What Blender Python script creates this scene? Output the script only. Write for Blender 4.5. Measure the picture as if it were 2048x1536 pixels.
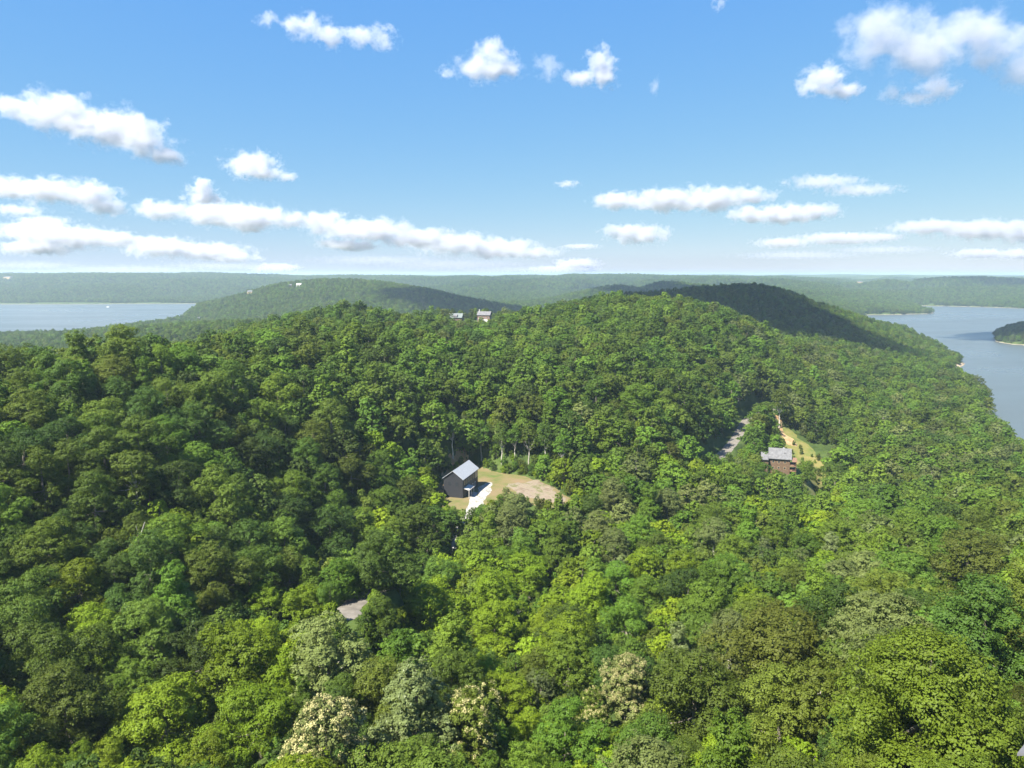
import bpy, bmesh, math, random
import numpy as np

for o in list(bpy.data.objects):
    bpy.data.objects.remove(o)
sc = bpy.context.scene
COL = sc.collection
R = math.radians

# ------------------------------------------------------------------ camera, sky, sun, exposure
FPX, VHOR, CAMZ = 1462.0, 548.0, 125.0          # focal length in pixels of the 2048 px frame, horizon row, height over the lake
PITCH = math.atan((768 - VHOR) / FPX)
cam_d = bpy.data.cameras.new('camera')
cam = bpy.data.objects.new('camera', cam_d); COL.objects.link(cam)
cam.location = (0, 0, CAMZ); cam.rotation_euler = (math.pi / 2 - PITCH, 0, 0)
cam_d.sensor_width = 36; cam_d.lens = 36 * FPX / 2048
cam_d.clip_start = 0.5; cam_d.clip_end = 90000
sc.camera = cam

SUN_TO = np.array([-0.80, -0.60]); SUN_TO /= np.linalg.norm(SUN_TO)
SUN_EL = R(52)
SUN_V = np.array([SUN_TO[0] * math.cos(SUN_EL), SUN_TO[1] * math.cos(SUN_EL), math.sin(SUN_EL)])
w = bpy.data.worlds.new('World'); sc.world = w; w.use_nodes = True
nt = w.node_tree; bg = nt.nodes['Background']
sky = nt.nodes.new('ShaderNodeTexSky'); sky.sky_type = 'NISHITA'; sky.sun_disc = False
sky.sun_elevation = SUN_EL; sky.sun_rotation = math.atan2(SUN_TO[0], SUN_TO[1])
sky.altitude = 300; sky.air_density = 0.85; sky.dust_density = 0.15; sky.ozone_density = 4.5
spr = nt.nodes.new('ShaderNodeSeparateColor'); cmb = nt.nodes.new('ShaderNodeCombineColor'); nt.links.new(sky.outputs[0], spr.inputs[0])
for ch, (pw_, kk_) in enumerate(((0.80, 1.02), (0.47, 2.06), (0.02, 5.75))):      # milder gradient than the clear-air model: a summer sky with high thin haze
    q1 = nt.nodes.new('ShaderNodeMath'); q1.operation = 'POWER'; q1.inputs[1].default_value = pw_; nt.links.new(spr.outputs[ch], q1.inputs[0])
    q2 = nt.nodes.new('ShaderNodeMath'); q2.operation = 'MULTIPLY'; q2.inputs[1].default_value = kk_; nt.links.new(q1.outputs[0], q2.inputs[0]); nt.links.new(q2.outputs[0], cmb.inputs[ch])
nt.links.new(cmb.outputs[0], bg.inputs[0]); bg.inputs[1].default_value = 0.0450
sd = bpy.data.lights.new('sun', 'SUN'); sd.energy = 5.0; sd.angle = R(0.53); sd.color = (1.0, 0.948, 0.835)
so = bpy.data.objects.new('sun', sd); COL.objects.link(so)
from mathutils import Vector
so.rotation_euler = Vector(SUN_V).to_track_quat('Z', 'Y').to_euler(); so.location = (-300, -150, 500)
sc.view_settings.view_transform = 'Standard'; sc.view_settings.look = 'None'
sc.view_settings.gamma = 1; sc.view_settings.exposure = 1.76; sc.view_settings.use_curve_mapping = False
cy = sc.cycles
cy.max_bounces = 10; cy.diffuse_bounces = 3; cy.glossy_bounces = 2; cy.transmission_bounces = 3
cy.volume_bounces = 8; cy.transparent_max_bounces = 8
cy.use_denoising = True
cy.caustics_reflective = False; cy.caustics_refractive = False

# ------------------------------------------------------------------ helpers
rng = np.random.default_rng(7)
_f = np.array([0, math.cos(PITCH), -math.sin(PITCH)]); _u = np.array([0, math.sin(PITCH), math.cos(PITCH)])
CAM = np.array([0, 0, CAMZ])
def at(u, v, Y):
    """world point seen at pixel (u, v) of the photograph, Y metres in front"""
    d = _f + np.array([1., 0, 0]) * (u - 1024) / FPX + _u * (768 - v) / FPX
    return CAM + d * (Y / d[1])
def at_z(u, v, z=0.):
    d = _f + np.array([1., 0, 0]) * (u - 1024) / FPX + _u * (768 - v) / FPX
    return CAM + d * ((z - CAMZ) / d[2])
def proj(P):
    q = np.atleast_2d(P) - CAM; c = q @ _f
    return 1024 + FPX * q[:, 0] / c, 768 - FPX * (q @ _u) / c, c

def _hash(ix, iy, s):
    h = (ix.astype(np.int64) * 374761393 + iy.astype(np.int64) * 668265263 + s * 974711) & 0x7fffffff
    h = ((h ^ (h >> 13)) * 1274126177) & 0x7fffffff
    return ((h ^ (h >> 16)) & 0xffff) / 65535.0
def vnoise(x, y, s=0):
    x = np.asarray(x, float); y = np.asarray(y, float)
    ix = np.floor(x); iy = np.floor(y); fx = x - ix; fy = y - iy
    fx = fx * fx * (3 - 2 * fx); fy = fy * fy * (3 - 2 * fy)
    a = _hash(ix, iy, s); b = _hash(ix + 1, iy, s); c = _hash(ix, iy + 1, s); d = _hash(ix + 1, iy + 1, s)
    return (a + (b - a) * fx) * (1 - fy) + (c + (d - c) * fx) * fy
def fbm(x, y, s=0, o=4):
    r = 0; a = 1; t = 0
    for k in range(o):
        r = r + a * (vnoise(x * 2 ** k, y * 2 ** k, s + k) - 0.5); t += a; a *= 0.5
    return r / t * 2

def in_poly(x, y, poly):
    x = np.asarray(x); y = np.asarray(y); ins = np.zeros(x.shape, bool); n = len(poly)
    for i in range(n):
        x1, y1 = poly[i][:2]; x2, y2 = poly[(i + 1) % n][:2]
        if y1 == y2: continue
        c = ((y1 > y) != (y2 > y)) & (x < (x2 - x1) * (y - y1) / (y2 - y1) + x1)
        ins ^= c
    return ins
def poly_dist(x, y, poly, closed=True):
    d = np.full(np.shape(x), 1e9); n = len(poly)
    for i in range(n if closed else n - 1):
        x1, y1 = poly[i][:2]; x2, y2 = poly[(i + 1) % n][:2]
        dx, dy = x2 - x1, y2 - y1; L = dx * dx + dy * dy + 1e-9
        t = np.clip(((x - x1) * dx + (y - y1) * dy) / L, 0, 1)
        d = np.minimum(d, np.hypot(x - x1 - t * dx, y - y1 - t * dy))
    return d

def mesh_np(name, co, faces, tint=None, smooth=False):
    """mesh from numpy arrays; faces (m, k) all of one size"""
    me = bpy.data.meshes.new(name); co = np.asarray(co, np.float32); faces = np.asarray(faces, np.int32)
    m, k = faces.shape
    me.vertices.add(len(co)); me.vertices.foreach_set('co', co.ravel())
    me.loops.add(m * k); me.loops.foreach_set('vertex_index', faces.ravel())
    me.polygons.add(m); me.polygons.foreach_set('loop_start', np.arange(0, m * k, k, dtype=np.int32))
    if smooth: me.polygons.foreach_set('use_smooth', np.ones(m, bool))
    me.update(calc_edges=True)
    if tint is not None:
        a = me.attributes.new('tint', 'FLOAT', 'FACE'); a.data.foreach_set('value', np.asarray(tint, np.float32))
    return me
def link(name, me, mat=None, parent=None, loc=None):
    o = bpy.data.objects.new(name, me); COL.objects.link(o)
    if mat is not None and me is not None and not me.materials: me.materials.append(mat)
    if parent is not None: o.parent = parent
    if loc is not None: o.location = loc
    return o
def tag(o, label=None, cat=None, group=None, kind=None):
    if label: o['label'] = label
    if cat: o['category'] = cat
    if group: o['group'] = group
    if kind: o['kind'] = kind
    return o
def empty(name, loc, rz=0.):
    o = bpy.data.objects.new(name, None); COL.objects.link(o)
    o.location = loc; o.rotation_euler = (0, 0, rz); o.empty_display_size = 0.5
    return o

class MB:
    """collects boxes, prisms and tubes into one mesh"""
    def __init__(s): s.v = []; s.f = []
    def poly(s, pts, faces):
        b = len(s.v); s.v += [tuple(q) for q in pts]; s.f += [tuple(b + i for i in fc) for fc in faces]; return s
    def box(s, x0, x1, y0, y1, z0, z1):
        return s.poly([(x0, y0, z0), (x1, y0, z0), (x1, y1, z0), (x0, y1, z0), (x0, y0, z1), (x1, y0, z1), (x1, y1, z1), (x0, y1, z1)],
                      [(0, 3, 2, 1), (4, 5, 6, 7), (0, 1, 5, 4), (1, 2, 6, 5), (2, 3, 7, 6), (3, 0, 4, 7)])
    def prism(s, prof, y0, y1):
        """profile in xz, extruded along y"""
        n = len(prof); pts = [(x, y0, z) for x, z in prof] + [(x, y1, z) for x, z in prof]
        return s.poly(pts, [tuple(range(n))[::-1], tuple(range(n, 2 * n))] + [(i, (i + 1) % n, n + (i + 1) % n, n + i) for i in range(n)])
    def tube(s, pts, rad, n=6):
        pts = [np.array(q, float) for q in pts]; b = len(s.v)
        for i, q in enumerate(pts):
            d = pts[min(i + 1, len(pts) - 1)] - pts[max(i - 1, 0)]; d = d / (np.linalg.norm(d) + 1e-9)
            a = np.cross(d, (0.3, 0.9, 0.1)); a /= np.linalg.norm(a) + 1e-9; c = np.cross(d, a)
            for k in range(n):
                t = 2 * math.pi * k / n; s.v.append(tuple(q + rad[i] * (a * math.cos(t) + c * math.sin(t))))
        for i in range(len(pts) - 1):
            for k in range(n):
                s.f.append((b + i * n + k, b + i * n + (k + 1) % n, b + (i + 1) * n + (k + 1) % n, b + (i + 1) * n + k))
        return s
    def mesh(s, name):
        me = bpy.data.meshes.new(name); me.from_pydata(s.v, [], s.f); me.update()
        bm = bmesh.new(); bm.from_mesh(me); bmesh.ops.recalc_face_normals(bm, faces=bm.faces); bm.to_mesh(me); bm.free()
        return me
    def build(s, name, mat, parent=None): return link(name, s.mesh(name), mat, parent)

# ------------------------------------------------------------------ materials
class N:
    def __init__(s, name):
        s.m = bpy.data.materials.new(name); s.m.use_nodes = True; s.t = s.m.node_tree
        s.p = s.t.nodes.get('Principled BSDF'); s.out = s.t.nodes.get('Material Output')
    def n(s, typ, **kw):
        x = s.t.nodes.new(typ)
        for k, v in kw.items():
            if k.startswith('i_'):
                key = k[2:]; key = int(key) if key.isdigit() else key.replace('_', ' ')
                x.inputs[key].default_value = v
            else: setattr(x, k, v)
        return x
    def l(s, a, b): s.t.links.new(a, b)
    def math(s, op, a, b=None, c=None, clamp=False):
        x = s.t.nodes.new('ShaderNodeMath'); x.operation = op; x.use_clamp = clamp
        for i, q in enumerate((a, b, c)):
            if q is None: continue
            if isinstance(q, (int, float)): x.inputs[i].default_value = q
            else: s.l(q, x.inputs[i])
        return x.outputs[0]
    def ramp(s, fac, stops):
        x = s.t.nodes.new('ShaderNodeValToRGB'); e = x.color_ramp.elements
        while len(e) < len(stops): e.new(0.5)
        for q, (pos, c) in zip(e, stops): q.position = pos; q.color = (*c, 1) if len(c) == 3 else c
        s.l(fac, x.inputs[0]); return x.outputs[0]

def leaf_mat(name, col, trans=0.38, vary=0.5, hue=0.03, rough=0.55, spec=0.14):
    m = N(name); m.p.inputs['Roughness'].default_value = rough; m.p.inputs['Specular IOR Level'].default_value = spec
    at_ = m.n('ShaderNodeAttribute', attribute_name='tint'); oi = m.n('ShaderNodeObjectInfo')
    hs = m.n('ShaderNodeHueSaturation'); hs.inputs['Color'].default_value = (*col, 1)
    m.l(m.math('MULTIPLY_ADD', oi.outputs['Random'], hue, 0.5 - hue / 2), hs.inputs['Hue'])
    r2 = m.math('FRACT', m.math('MULTIPLY', oi.outputs['Random'], 17.31))
    v = m.math('MULTIPLY_ADD', r2, 0.66, 0.67)
    m.l(m.math('MULTIPLY', v, m.math('MULTIPLY_ADD', at_.outputs['Fac'], vary, 1 - vary / 2)), hs.inputs['Value'])
    m.l(hs.outputs[0], m.p.inputs['Base Color'])
    tr = m.n('ShaderNodeBsdfTranslucent'); mx = m.n('ShaderNodeMixShader', i_0=trans)
    h2 = m.n('ShaderNodeHueSaturation', i_Hue=0.485, i_Value=1.35); m.l(hs.outputs[0], h2.inputs['Color']); m.l(h2.outputs[0], tr.inputs['Color'])
    m.l(m.p.outputs[0], mx.inputs[1]); m.l(tr.outputs[0], mx.inputs[2]); m.l(mx.outputs[0], m.out.inputs['Surface'])
    return m.m
def noise_mat(name, c1, c2, scale, rough=0.85, c3=None, spec=0.3, detail=5, bump=0.0, bscale=None):
    m = N(name); tc = m.n('ShaderNodeTexCoord'); nz = m.n('ShaderNodeTexNoise', i_Scale=scale, i_Detail=detail, i_Roughness=0.6)
    m.l(tc.outputs['Object'], nz.inputs['Vector'])
    st = [(0.36, c1), (0.64, c2)] if c3 is None else [(0.33, c1), (0.5, c2), (0.66, c3)]
    m.l(m.ramp(nz.outputs[0], st), m.p.inputs['Base Color'])
    m.p.inputs['Roughness'].default_value = rough; m.p.inputs['Specular IOR Level'].default_value = spec
    if bump:
        n2 = m.n('ShaderNodeTexNoise', i_Scale=bscale or scale * 4, i_Detail=6); m.l(tc.outputs['Object'], n2.inputs['Vector'])
        b = m.n('ShaderNodeBump', i_Strength=bump, i_Distance=0.3); m.l(n2.outputs[0], b.inputs['Height']); m.l(b.outputs[0], m.p.inputs['Normal'])
    return m.m
def plain(name, col, rough=0.7, spec=0.4, metal=0., var=0.12, scale=1.5):
    a = tuple(c * (1 - var) for c in col); b = tuple(min(1, c * (1 + var)) for c in col)
    m = noise_mat(name, a, b, scale, rough, spec=spec)
    m.node_tree.nodes['Principled BSDF'].inputs['Metallic'].default_value = metal
    return m

LEAF = {
    'lime':   leaf_mat('lime_leaves', (0.136, 0.198, 0.011), hue=0.02),
    'fresh':  leaf_mat('fresh_green_leaves', (0.094, 0.156, 0.016)),
    'mid':    leaf_mat('mid_green_leaves', (0.082, 0.134, 0.017)),
    'dark':   leaf_mat('dark_green_leaves', (0.055, 0.094, 0.015)),
    'olive':  leaf_mat('olive_leaves', (0.090, 0.122, 0.016), hue=0.02),
    'bronze': leaf_mat('bronze_green_leaves', (0.086, 0.102, 0.016), hue=0.015),
    'silver': leaf_mat('grey_green_leaves', (0.120, 0.148, 0.042), hue=0.02),
}
BLOSSOM = leaf_mat('cream_blossom', (0.29, 0.265, 0.115), trans=0.2, vary=0.5, hue=0.01)
REDLEAF = leaf_mat('red_leaves', (0.30, 0.05, 0.015), trans=0.2, hue=0.01)
YELLOW = leaf_mat('yellow_leaves', (0.34, 0.27, 0.03), trans=0.2, hue=0.01)
BROWNLEAF = leaf_mat('brown_leaves', (0.14, 0.085, 0.035), trans=0.2, hue=0.01)
BARK = noise_mat('bark', (0.10, 0.085, 0.065), (0.22, 0.19, 0.15), 1.3, 0.9)
PALEBARK = noise_mat('pale_bark', (0.30, 0.27, 0.23), (0.48, 0.45, 0.40), 1.5, 0.9)
DEADWOOD = noise_mat('dead_wood', (0.24, 0.21, 0.18), (0.42, 0.38, 0.34), 1.5, 0.9)
FLOOR = noise_mat('forest_floor', (0.016, 0.024, 0.008), (0.035, 0.045, 0.014), 0.25, 0.95, c3=(0.05, 0.042, 0.022))
ASPHALT = noise_mat('worn_asphalt', (0.11, 0.098, 0.082), (0.165, 0.147, 0.125), 0.5, 0.9, detail=8)
GRAVELW = noise_mat('white_gravel', (0.16, 0.15, 0.13), (0.40, 0.385, 0.355), 0.9, 0.9, detail=8, bump=0.5, bscale=3)
SANDM = noise_mat('sand', (0.24, 0.18, 0.11), (0.36, 0.29, 0.20), 0.05, 0.9)

# ------------------------------------------------------------------ terrain height field
# canopy surface control points: pixel, pixel, metres ahead
CP = [  # foreground slope
 (-300,1536,85),(100,1500,88),(400,1400,108),(650,1310,112),(1000,1536,80),(1000,1350,120),(1300,1450,95),(1500,1400,92),(1850,1290,74),(1950,1450,58),
 (1400,1250,140),(1700,1250,110),(2040,1250,84),(2000,1120,130),(2350,1200,95),(2350,1500,60),(300,1450,98),(600,1500,88),
 # valley
 (710,1215,158),(1000,1200,172),(1000,1120,215),(1400,1100,222),(1700,1100,205),(1900,1150,150),(2040,1010,255),(1300,1000,270),(1550,1000,325),(1800,1000,290),
 (1150,1050,245),(880,1060,228),
 # left hillside
 (100,1200,132),(300,1110,150),(150,1000,158),(100,850,182),(100,770,205),(60,738,228),(200,736,228),(500,1000,196),(500,850,236),(500,750,280),(500,675,330),
 (350,1000,175),(350,850,210),(330,692,262),(700,1050,222),(700,900,258),(700,800,292),(700,690,360),(800,660,440),(850,1000,262),(-300,700,190),(-300,900,160),(-300,1200,125),
 (600,640,520),(660,622,580),(730,626,600),(560,636,560),
 # behind the left crest
 (100,735,300),(200,730,300),(0,735,300),(-300,735,280),(300,712,340),(400,690,380),(100,790,420),(300,750,470),(0,760,700),(200,720,900),(400,690,900),(-300,780,600),(500,672,420),
 (600,668,450),(700,668,480),(560,655,720),(700,660,760),(480,672,640),
 # dip between the central hilltop and the shaded hill
 (1220,640,820),(1330,660,820),(1420,668,780),(1500,672,740),(1280,650,900),
 # lot and central hill
 (1040,862,322),(1040,800,345),(1000,750,368),(1000,700,430),(980,668,510),(960,648,640),(900,645,720),(970,646,770),(1060,634,740),(1130,610,640),
 (1250,800,352),(1250,700,430),(1330,645,530),(1330,602,640),(1220,600,690),(1420,612,650),(1500,645,620),(1400,700,500),(1400,800,400),
 # right slopes
 (1500,750,500),(1600,700,640),(1600,650,900),(1700,700,760),(1700,780,600),(1800,800,560),(1850,730,780),(1900,850,480),(1950,900,420),(1620,880,440),(1560,930,400),(1750,900,410),(1470,880,410),(1650,960,385),
 # shaded hill
 (1450,562,1180),(1550,570,1180),(1350,574,1150),(1250,582,1080),(1180,592,1000),(1600,592,1200),(1680,612,1250),(1740,632,1330),(1500,630,900),(1400,618,860),(1800,656,1220),(1880,695,1090),(1700,660,960),
 (1450,600,1500),(1250,600,1500),(1640,640,1600),
 # strip before the left lake
 (50,672,1300),(250,650,1300),(380,640,1300),(150,668,1450),(480,640,1000),
 # valley behind the crest
 (860,655,1100),(1000,650,1100),(860,648,1500),(700,650,900),(1100,640,1300),
 # rounded hill with shaded right flank
 (480,600,1950),(520,580,1980),(600,563,2000),(680,557,2050),(760,557,2050),(820,566,2000),(900,584,1950),(980,608,1850),(1020,628,1750),(440,625,1850),(600,610,1750),(750,610,1700),(700,580,1850),(380,640,1880),(680,570,2500),(900,600,2600),
 # hills across the left lake
 (-300,556,4200),(-100,553,4200),(100,552,4300),(300,552,4400),(480,553,4600),(-300,600,3100),(100,598,3100),(300,598,3120),(430,600,3300),(100,575,3500),(300,575,3550),(0,575,3500),
 # hills behind the centre
 (950,560,4300),(1050,557,4300),(1150,556,4200),(1080,600,2900),(1130,618,2300),(1000,600,3100),(1180,590,3000),(1230,566,2500),(1275,554,2500),(1330,566,2500),(1275,600,2100),
 # right far hills
 (1620,557,4300),(1720,557,4000),(1770,570,3600),(1800,592,3000),(1840,614,2500),(1700,600,2600),(1620,590,2600),
 (1830,575,4200),(1870,562,3900),(1950,558,3900),(2048,558,3900),(1900,600,2950),(2048,600,2850),(2300,560,3900),(2300,600,2800),(1960,578,3300),
 (2048,650,1390),(2150,640,1400),(2010,664,1380),(2300,640,1400),
 # plateau
 (-400,550.5,7500),(200,550.5,7000),(700,551,7000),(1000,551,6500),(1400,550.5,6500),(1800,550.5,6500),(2300,551,7500),
 (-400,550,14000),(1000,550,14000),(2400,550,14000),(-300,551,19000),(1000,551,19000),(2400,551,19000)]
W3 = np.array([at(*c) for c in CP])
# under and beside the camera
W3 = np.vstack([W3, [(0, 20, 88), (15, 8, 92), (-15, 8, 90), (40, 30, 97), (-60, 30, 80), (5, 45, 76), (45, 45, 92)]])
def key(x, y): return np.stack([x / y, np.log(y)], -1)
K = key(W3[:, 0], W3[:, 1]); n = len(K)
def tps(d2): return 0.5 * d2 * np.log(d2 + 1e-12)
D2 = ((K[:, None] - K[None]) ** 2).sum(-1)
A_ = np.zeros((n + 3, n + 3)); A_[:n, :n] = tps(D2) + np.eye(n) * 3e-4; A_[:n, n] = 1; A_[:n, n + 1:] = K; A_[n, :n] = 1; A_[n + 1:, :n] = K.T
sol = np.linalg.solve(A_, np.concatenate([W3[:, 2], np.zeros(3)]))
NA, NL = 420, 520
GA = np.linspace(-1.15, 1.15, NA); GL = np.linspace(math.log(8), math.log(19000), NL)
ga, gl = np.meshgrid(GA, GL)                                   # rows along distance
ac = np.clip(ga, -1.0, 1.0)
q = np.stack([ac.ravel(), gl.ravel()], -1); cz = np.zeros(len(q))
for i in range(0, len(q), 20000):
    qq = q[i:i + 20000]; d2 = ((qq[:, None] - K[None]) ** 2).sum(-1)
    cz[i:i + 20000] = tps(d2) @ sol[:n] + sol[n] + qq @ sol[n + 1:]
cz = cz.reshape(ga.shape)
GY = np.exp(gl); GX = ga * GY
CANOPY = 12.0
gz = cz - CANOPY
far_f = np.clip((GY - 900) / 2500, 0, 1)
gz += fbm(GX / 90, GY / 90, 3) * 2.2 * np.clip(GY / 300, 0.3, 1) * (1 - far_f)
n1 = fbm(GX / 1150 + 0.25 * fbm(GX / 400, GY / 400, 12, 2), GY / 1000, 13, 3); n2 = fbm(GX / 480, GY / 420, 15, 2)
carve = 58 * np.exp(-(n1 / 0.13) ** 2) + 24 * np.exp(-(n2 / 0.16) ** 2)                     # side valleys cut into the level plateau
gz += far_f * np.clip((gz - 6) / 60, 0, 1) * (fbm(GX / 700, GY / 700, 11, 4) * 14 + 8 - np.minimum(carve, 66) * np.clip((9000 - GY) / 3000, 0, 1))
gz += np.clip((GY - 4400) / 1500, 0, 1) * (fbm(GX / 1300, GY / 900, 23, 5) * 26 - 12)

# lakes (outlines in world metres)
lake_left = [tuple(at_z(u, v)[:2]) for u, v in ((-700,611),(-300,609),(0,608.5),(180,608),(300,607.5),(420,607),(440,608.5),(425,613),(400,622),(372,634),(362,642),(300,652),(240,659),(150,671),(0,676),(-300,692),(-700,700))]
lake_right = [tuple(at_z(u, v)[:2]) for u, v in ((1690,643),(1700,636),(1735,629.5),(1800,629),(1862,627),(1866,625),(1840,618),(1822,611),(1900,612.5),(1960,614),(2048,617),(2400,620),(2400,1200),(2200,1060),(2100,985),(2050,940),(2012,898),(1992,862),(1978,834),(1985,812),(1962,786),(1925,757),(1910,739),(1929,728),(1900,712),(1850,690),(1790,662),(1740,650))]
island = [tuple(at_z(u, v)[:2]) for u, v in ((1984,675),(1990,683),(2020,688),(2060,691),(2150,700),(2400,720),(2400,650),(2150,655),(2060,660),(2005,667))]
def lake_sd(x, y):
    """signed distance to the lakes: negative in the water"""
    wig = fbm(x / 45, y / 45, 31, 3) * 5 + fbm(x / 14, y / 14, 37, 2) * 1.5
    ins = in_poly(x, y, lake_left) | (in_poly(x, y, lake_right) & ~in_poly(x, y, island))
    d = np.minimum(np.minimum(poly_dist(x, y, lake_left), poly_dist(x, y, lake_right)), poly_dist(x, y, island))
    return np.where(ins, -d, d) + wig * np.clip(y / 1500, 0.6, 2)
sdl = lake_sd(GX, GY)
gz = np.where(sdl < 0, np.maximum(-12, -0.25 + 0.25 * sdl), np.clip(gz, np.where((GY > 2200) & (GX < 900), 0.12 + 0.06 * np.minimum(sdl, 30), 0.15 + 0.30 * np.minimum(sdl, 10)), 0.4 + 0.75 * np.maximum(sdl - 2, 0)))

# flattened pads: outline, height
def zpoly(pts, z): return [tuple(at_z(u, v, z)[:2]) for u, v in pts]
LOT = zpoly([(862,1000),(885,955),(955,930),(1000,944),(1050,950),(1100,968),(1150,1000),(1120,1012),(1060,1004),(1010,1000),(985,1010),(960,1000),(935,1030),(905,1035),(880,1020)], 36.3)
def road_path(pts): return [tuple(at(u, v, Y)) for u, v, Y in pts]
ROAD_A = [(-33.5,145,53),(-36.5,152,51.5),(-35.5,160,50.4),(-32,167,49.8)]      # short stretch seen in the wooded dip
ROAD_B = [tuple(at_z(u, v, z)) for u, v, z in ((1380,965,22.5),(1430,920,25),(1452,903,26),(1470,880,27.5),(1484,856,29),(1493,842,30),(1510,830,31),(1545,818,32))]
CABIN = zpoly([(1522,975),(1520,945),(1538,918),(1590,918),(1600,950),(1590,975)], 15.5)
RIDGEPAD = [tuple(at(u, v, Y)[:2]) for u, v, Y in ((885,641,755),(1000,639,755),(1000,632,800),(885,634,800))]
PADS = [(LOT, 35.7, 14), (CABIN, 15.4, 16), (RIDGEPAD, float(at(940, 643, 770)[2]), 45)]
def flatten(x, y, z):
    for poly, h, fall in PADS:
        ins = in_poly(x, y, poly); d = np.where(ins, 0, poly_dist(x, y, poly)); wgt = np.clip(1 - d / fall, 0, 1); wgt = wgt * wgt * (3 - 2 * wgt)
        z = z * (1 - wgt) + h * wgt
    for path, hw, fall in ((ROAD_A, 3.5, 7), (ROAD_B, 4.0, 9)):
        best = np.full(np.shape(x), 1e9); bz = np.zeros(np.shape(x))
        for (x1, y1, z1), (x2, y2, z2) in zip(path[:-1], path[1:]):
            dx, dy = x2 - x1, y2 - y1; t = np.clip(((x - x1) * dx + (y - y1) * dy) / (dx * dx + dy * dy), 0, 1)
            d = np.hypot(x - x1 - t * dx, y - y1 - t * dy); k = d < best
            best = np.where(k, d, best); bz = np.where(k, z1 + t * (z2 - z1), bz)
        wgt = np.clip(1 - (best - hw) / fall, 0, 1); wgt = wgt * wgt * (3 - 2 * wgt)
        z = z * (1 - wgt) + bz * wgt
    return z
nearm = (GY < 950) & (np.abs(ga) < 0.9)
gz[nearm] = flatten(GX[nearm], GY[nearm], gz[nearm])

def ground(x, y):
    x = np.asarray(x, float); y = np.asarray(y, float)
    fa = np.clip((x / y - GA[0]) / (GA[1] - GA[0]), 0, NA - 1.001); fl = np.clip((np.log(y) - GL[0]) / (GL[1] - GL[0]), 0, NL - 1.001)
    i = fa.astype(int); j = fl.astype(int); s = fa - i; t = fl - j
    return (gz[j, i] * (1 - s) + gz[j, i + 1] * s) * (1 - t) + (gz[j + 1, i] * (1 - s) + gz[j + 1, i + 1] * s) * t

vi = np.arange(NA * NL).reshape(NL, NA)
quads = np.stack([vi[:-1, :-1], vi[:-1, 1:], vi[1:, 1:], vi[1:, :-1]], -1).reshape(-1, 4)
ter = link('terrain', mesh_np('terrain', np.stack([GX, GY, gz], -1).reshape(-1, 3), quads, smooth=True))
# terrain material: dark forest floor near by, sandy ring just above the water, leafy green where single trees are too far off
tm = N('forest_ground'); geo = tm.n('ShaderNodeNewGeometry'); sep = tm.n('ShaderNodeSeparateXYZ'); tm.l(geo.outputs['Position'], sep.inputs[0])
nz = tm.n('ShaderNodeTexNoise', i_Scale=0.08, i_Detail=8, i_Roughness=0.65); tm.l(geo.outputs['Position'], nz.inputs['Vector'])
nz2 = tm.n('ShaderNodeTexNoise', i_Scale=0.02, i_Detail=3); tm.l(geo.outputs['Position'], nz2.inputs['Vector'])
c1 = tm.ramp(nz.outputs[0], [(0.35, (0.026, 0.042, 0.011)), (0.55, (0.050, 0.076, 0.018)), (0.70, (0.075, 0.092, 0.026))])
sand = tm.ramp(nz.outputs[0], [(0.4, (0.26, 0.20, 0.13)), (0.6, (0.42, 0.35, 0.25))])
hz_ = tm.math('MULTIPLY_ADD', nz2.outputs[0], -0.8, sep.outputs['Z'])
fs = tm.math('SUBTRACT', 1.0, tm.math('MULTIPLY_ADD', hz_, 2.2, 0.2, clamp=True), clamp=True)
mixc = tm.n('ShaderNodeMix', data_type='RGBA'); tm.l(fs, mixc.inputs[0]); tm.l(c1, mixc.inputs[6]); tm.l(sand, mixc.inputs[7])
tm.l(mixc.outputs[2], tm.p.inputs['Base Color']); tm.p.inputs['Roughness'].default_value = 0.95; tm.p.inputs['Specular IOR Level'].default_value = 0.1
ter.data.materials.append(tm.m); tag(ter, kind='structure')

# ------------------------------------------------------------------ lake
wm = N('lake_water'); tc = wm.n('ShaderNodeTexCoord')
mp = wm.n('ShaderNodeMapping'); mp.inputs['Scale'].default_value = (0.5, 0.9, 1); wm.l(tc.outputs['Object'], mp.inputs['Vector'])
w1 = wm.n('ShaderNodeTexNoise', i_Scale=0.35, i_Detail=4); wm.l(mp.outputs[0], w1.inputs['Vector'])
bp = wm.n('ShaderNodeBump', i_Strength=0.08, i_Distance=0.3); wm.l(w1.outputs[0], bp.inputs['Height']); wm.l(bp.outputs[0], wm.p.inputs['Normal'])
w2 = wm.n('ShaderNodeTexNoise', i_Scale=0.004, i_Detail=4); mp2 = wm.n('ShaderNodeMapping'); mp2.inputs['Scale'].default_value = (0.6, 1.6, 1)
wm.l(tc.outputs['Object'], mp2.inputs['Vector']); wm.l(mp2.outputs[0], w2.inputs['Vector'])
wm.l(wm.math('MULTIPLY_ADD', w2.outputs[0], 0.30, 0.16), wm.p.inputs['Roughness'])
wm.p.inputs['Base Color'].default_value = (0.070, 0.082, 0.080, 1); wm.p.inputs['Specular IOR Level'].default_value = 0.36; wm.p.inputs['IOR'].default_value = 1.33
lk = link('lake', MB().poly([(-9000, 250, 0), (9000, 250, 0), (9000, 6500, 0), (-9000, 6500, 0)], [(0, 1, 2, 3)]).mesh('lake'), wm.m)
tag(lk, kind='structure')

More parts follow.
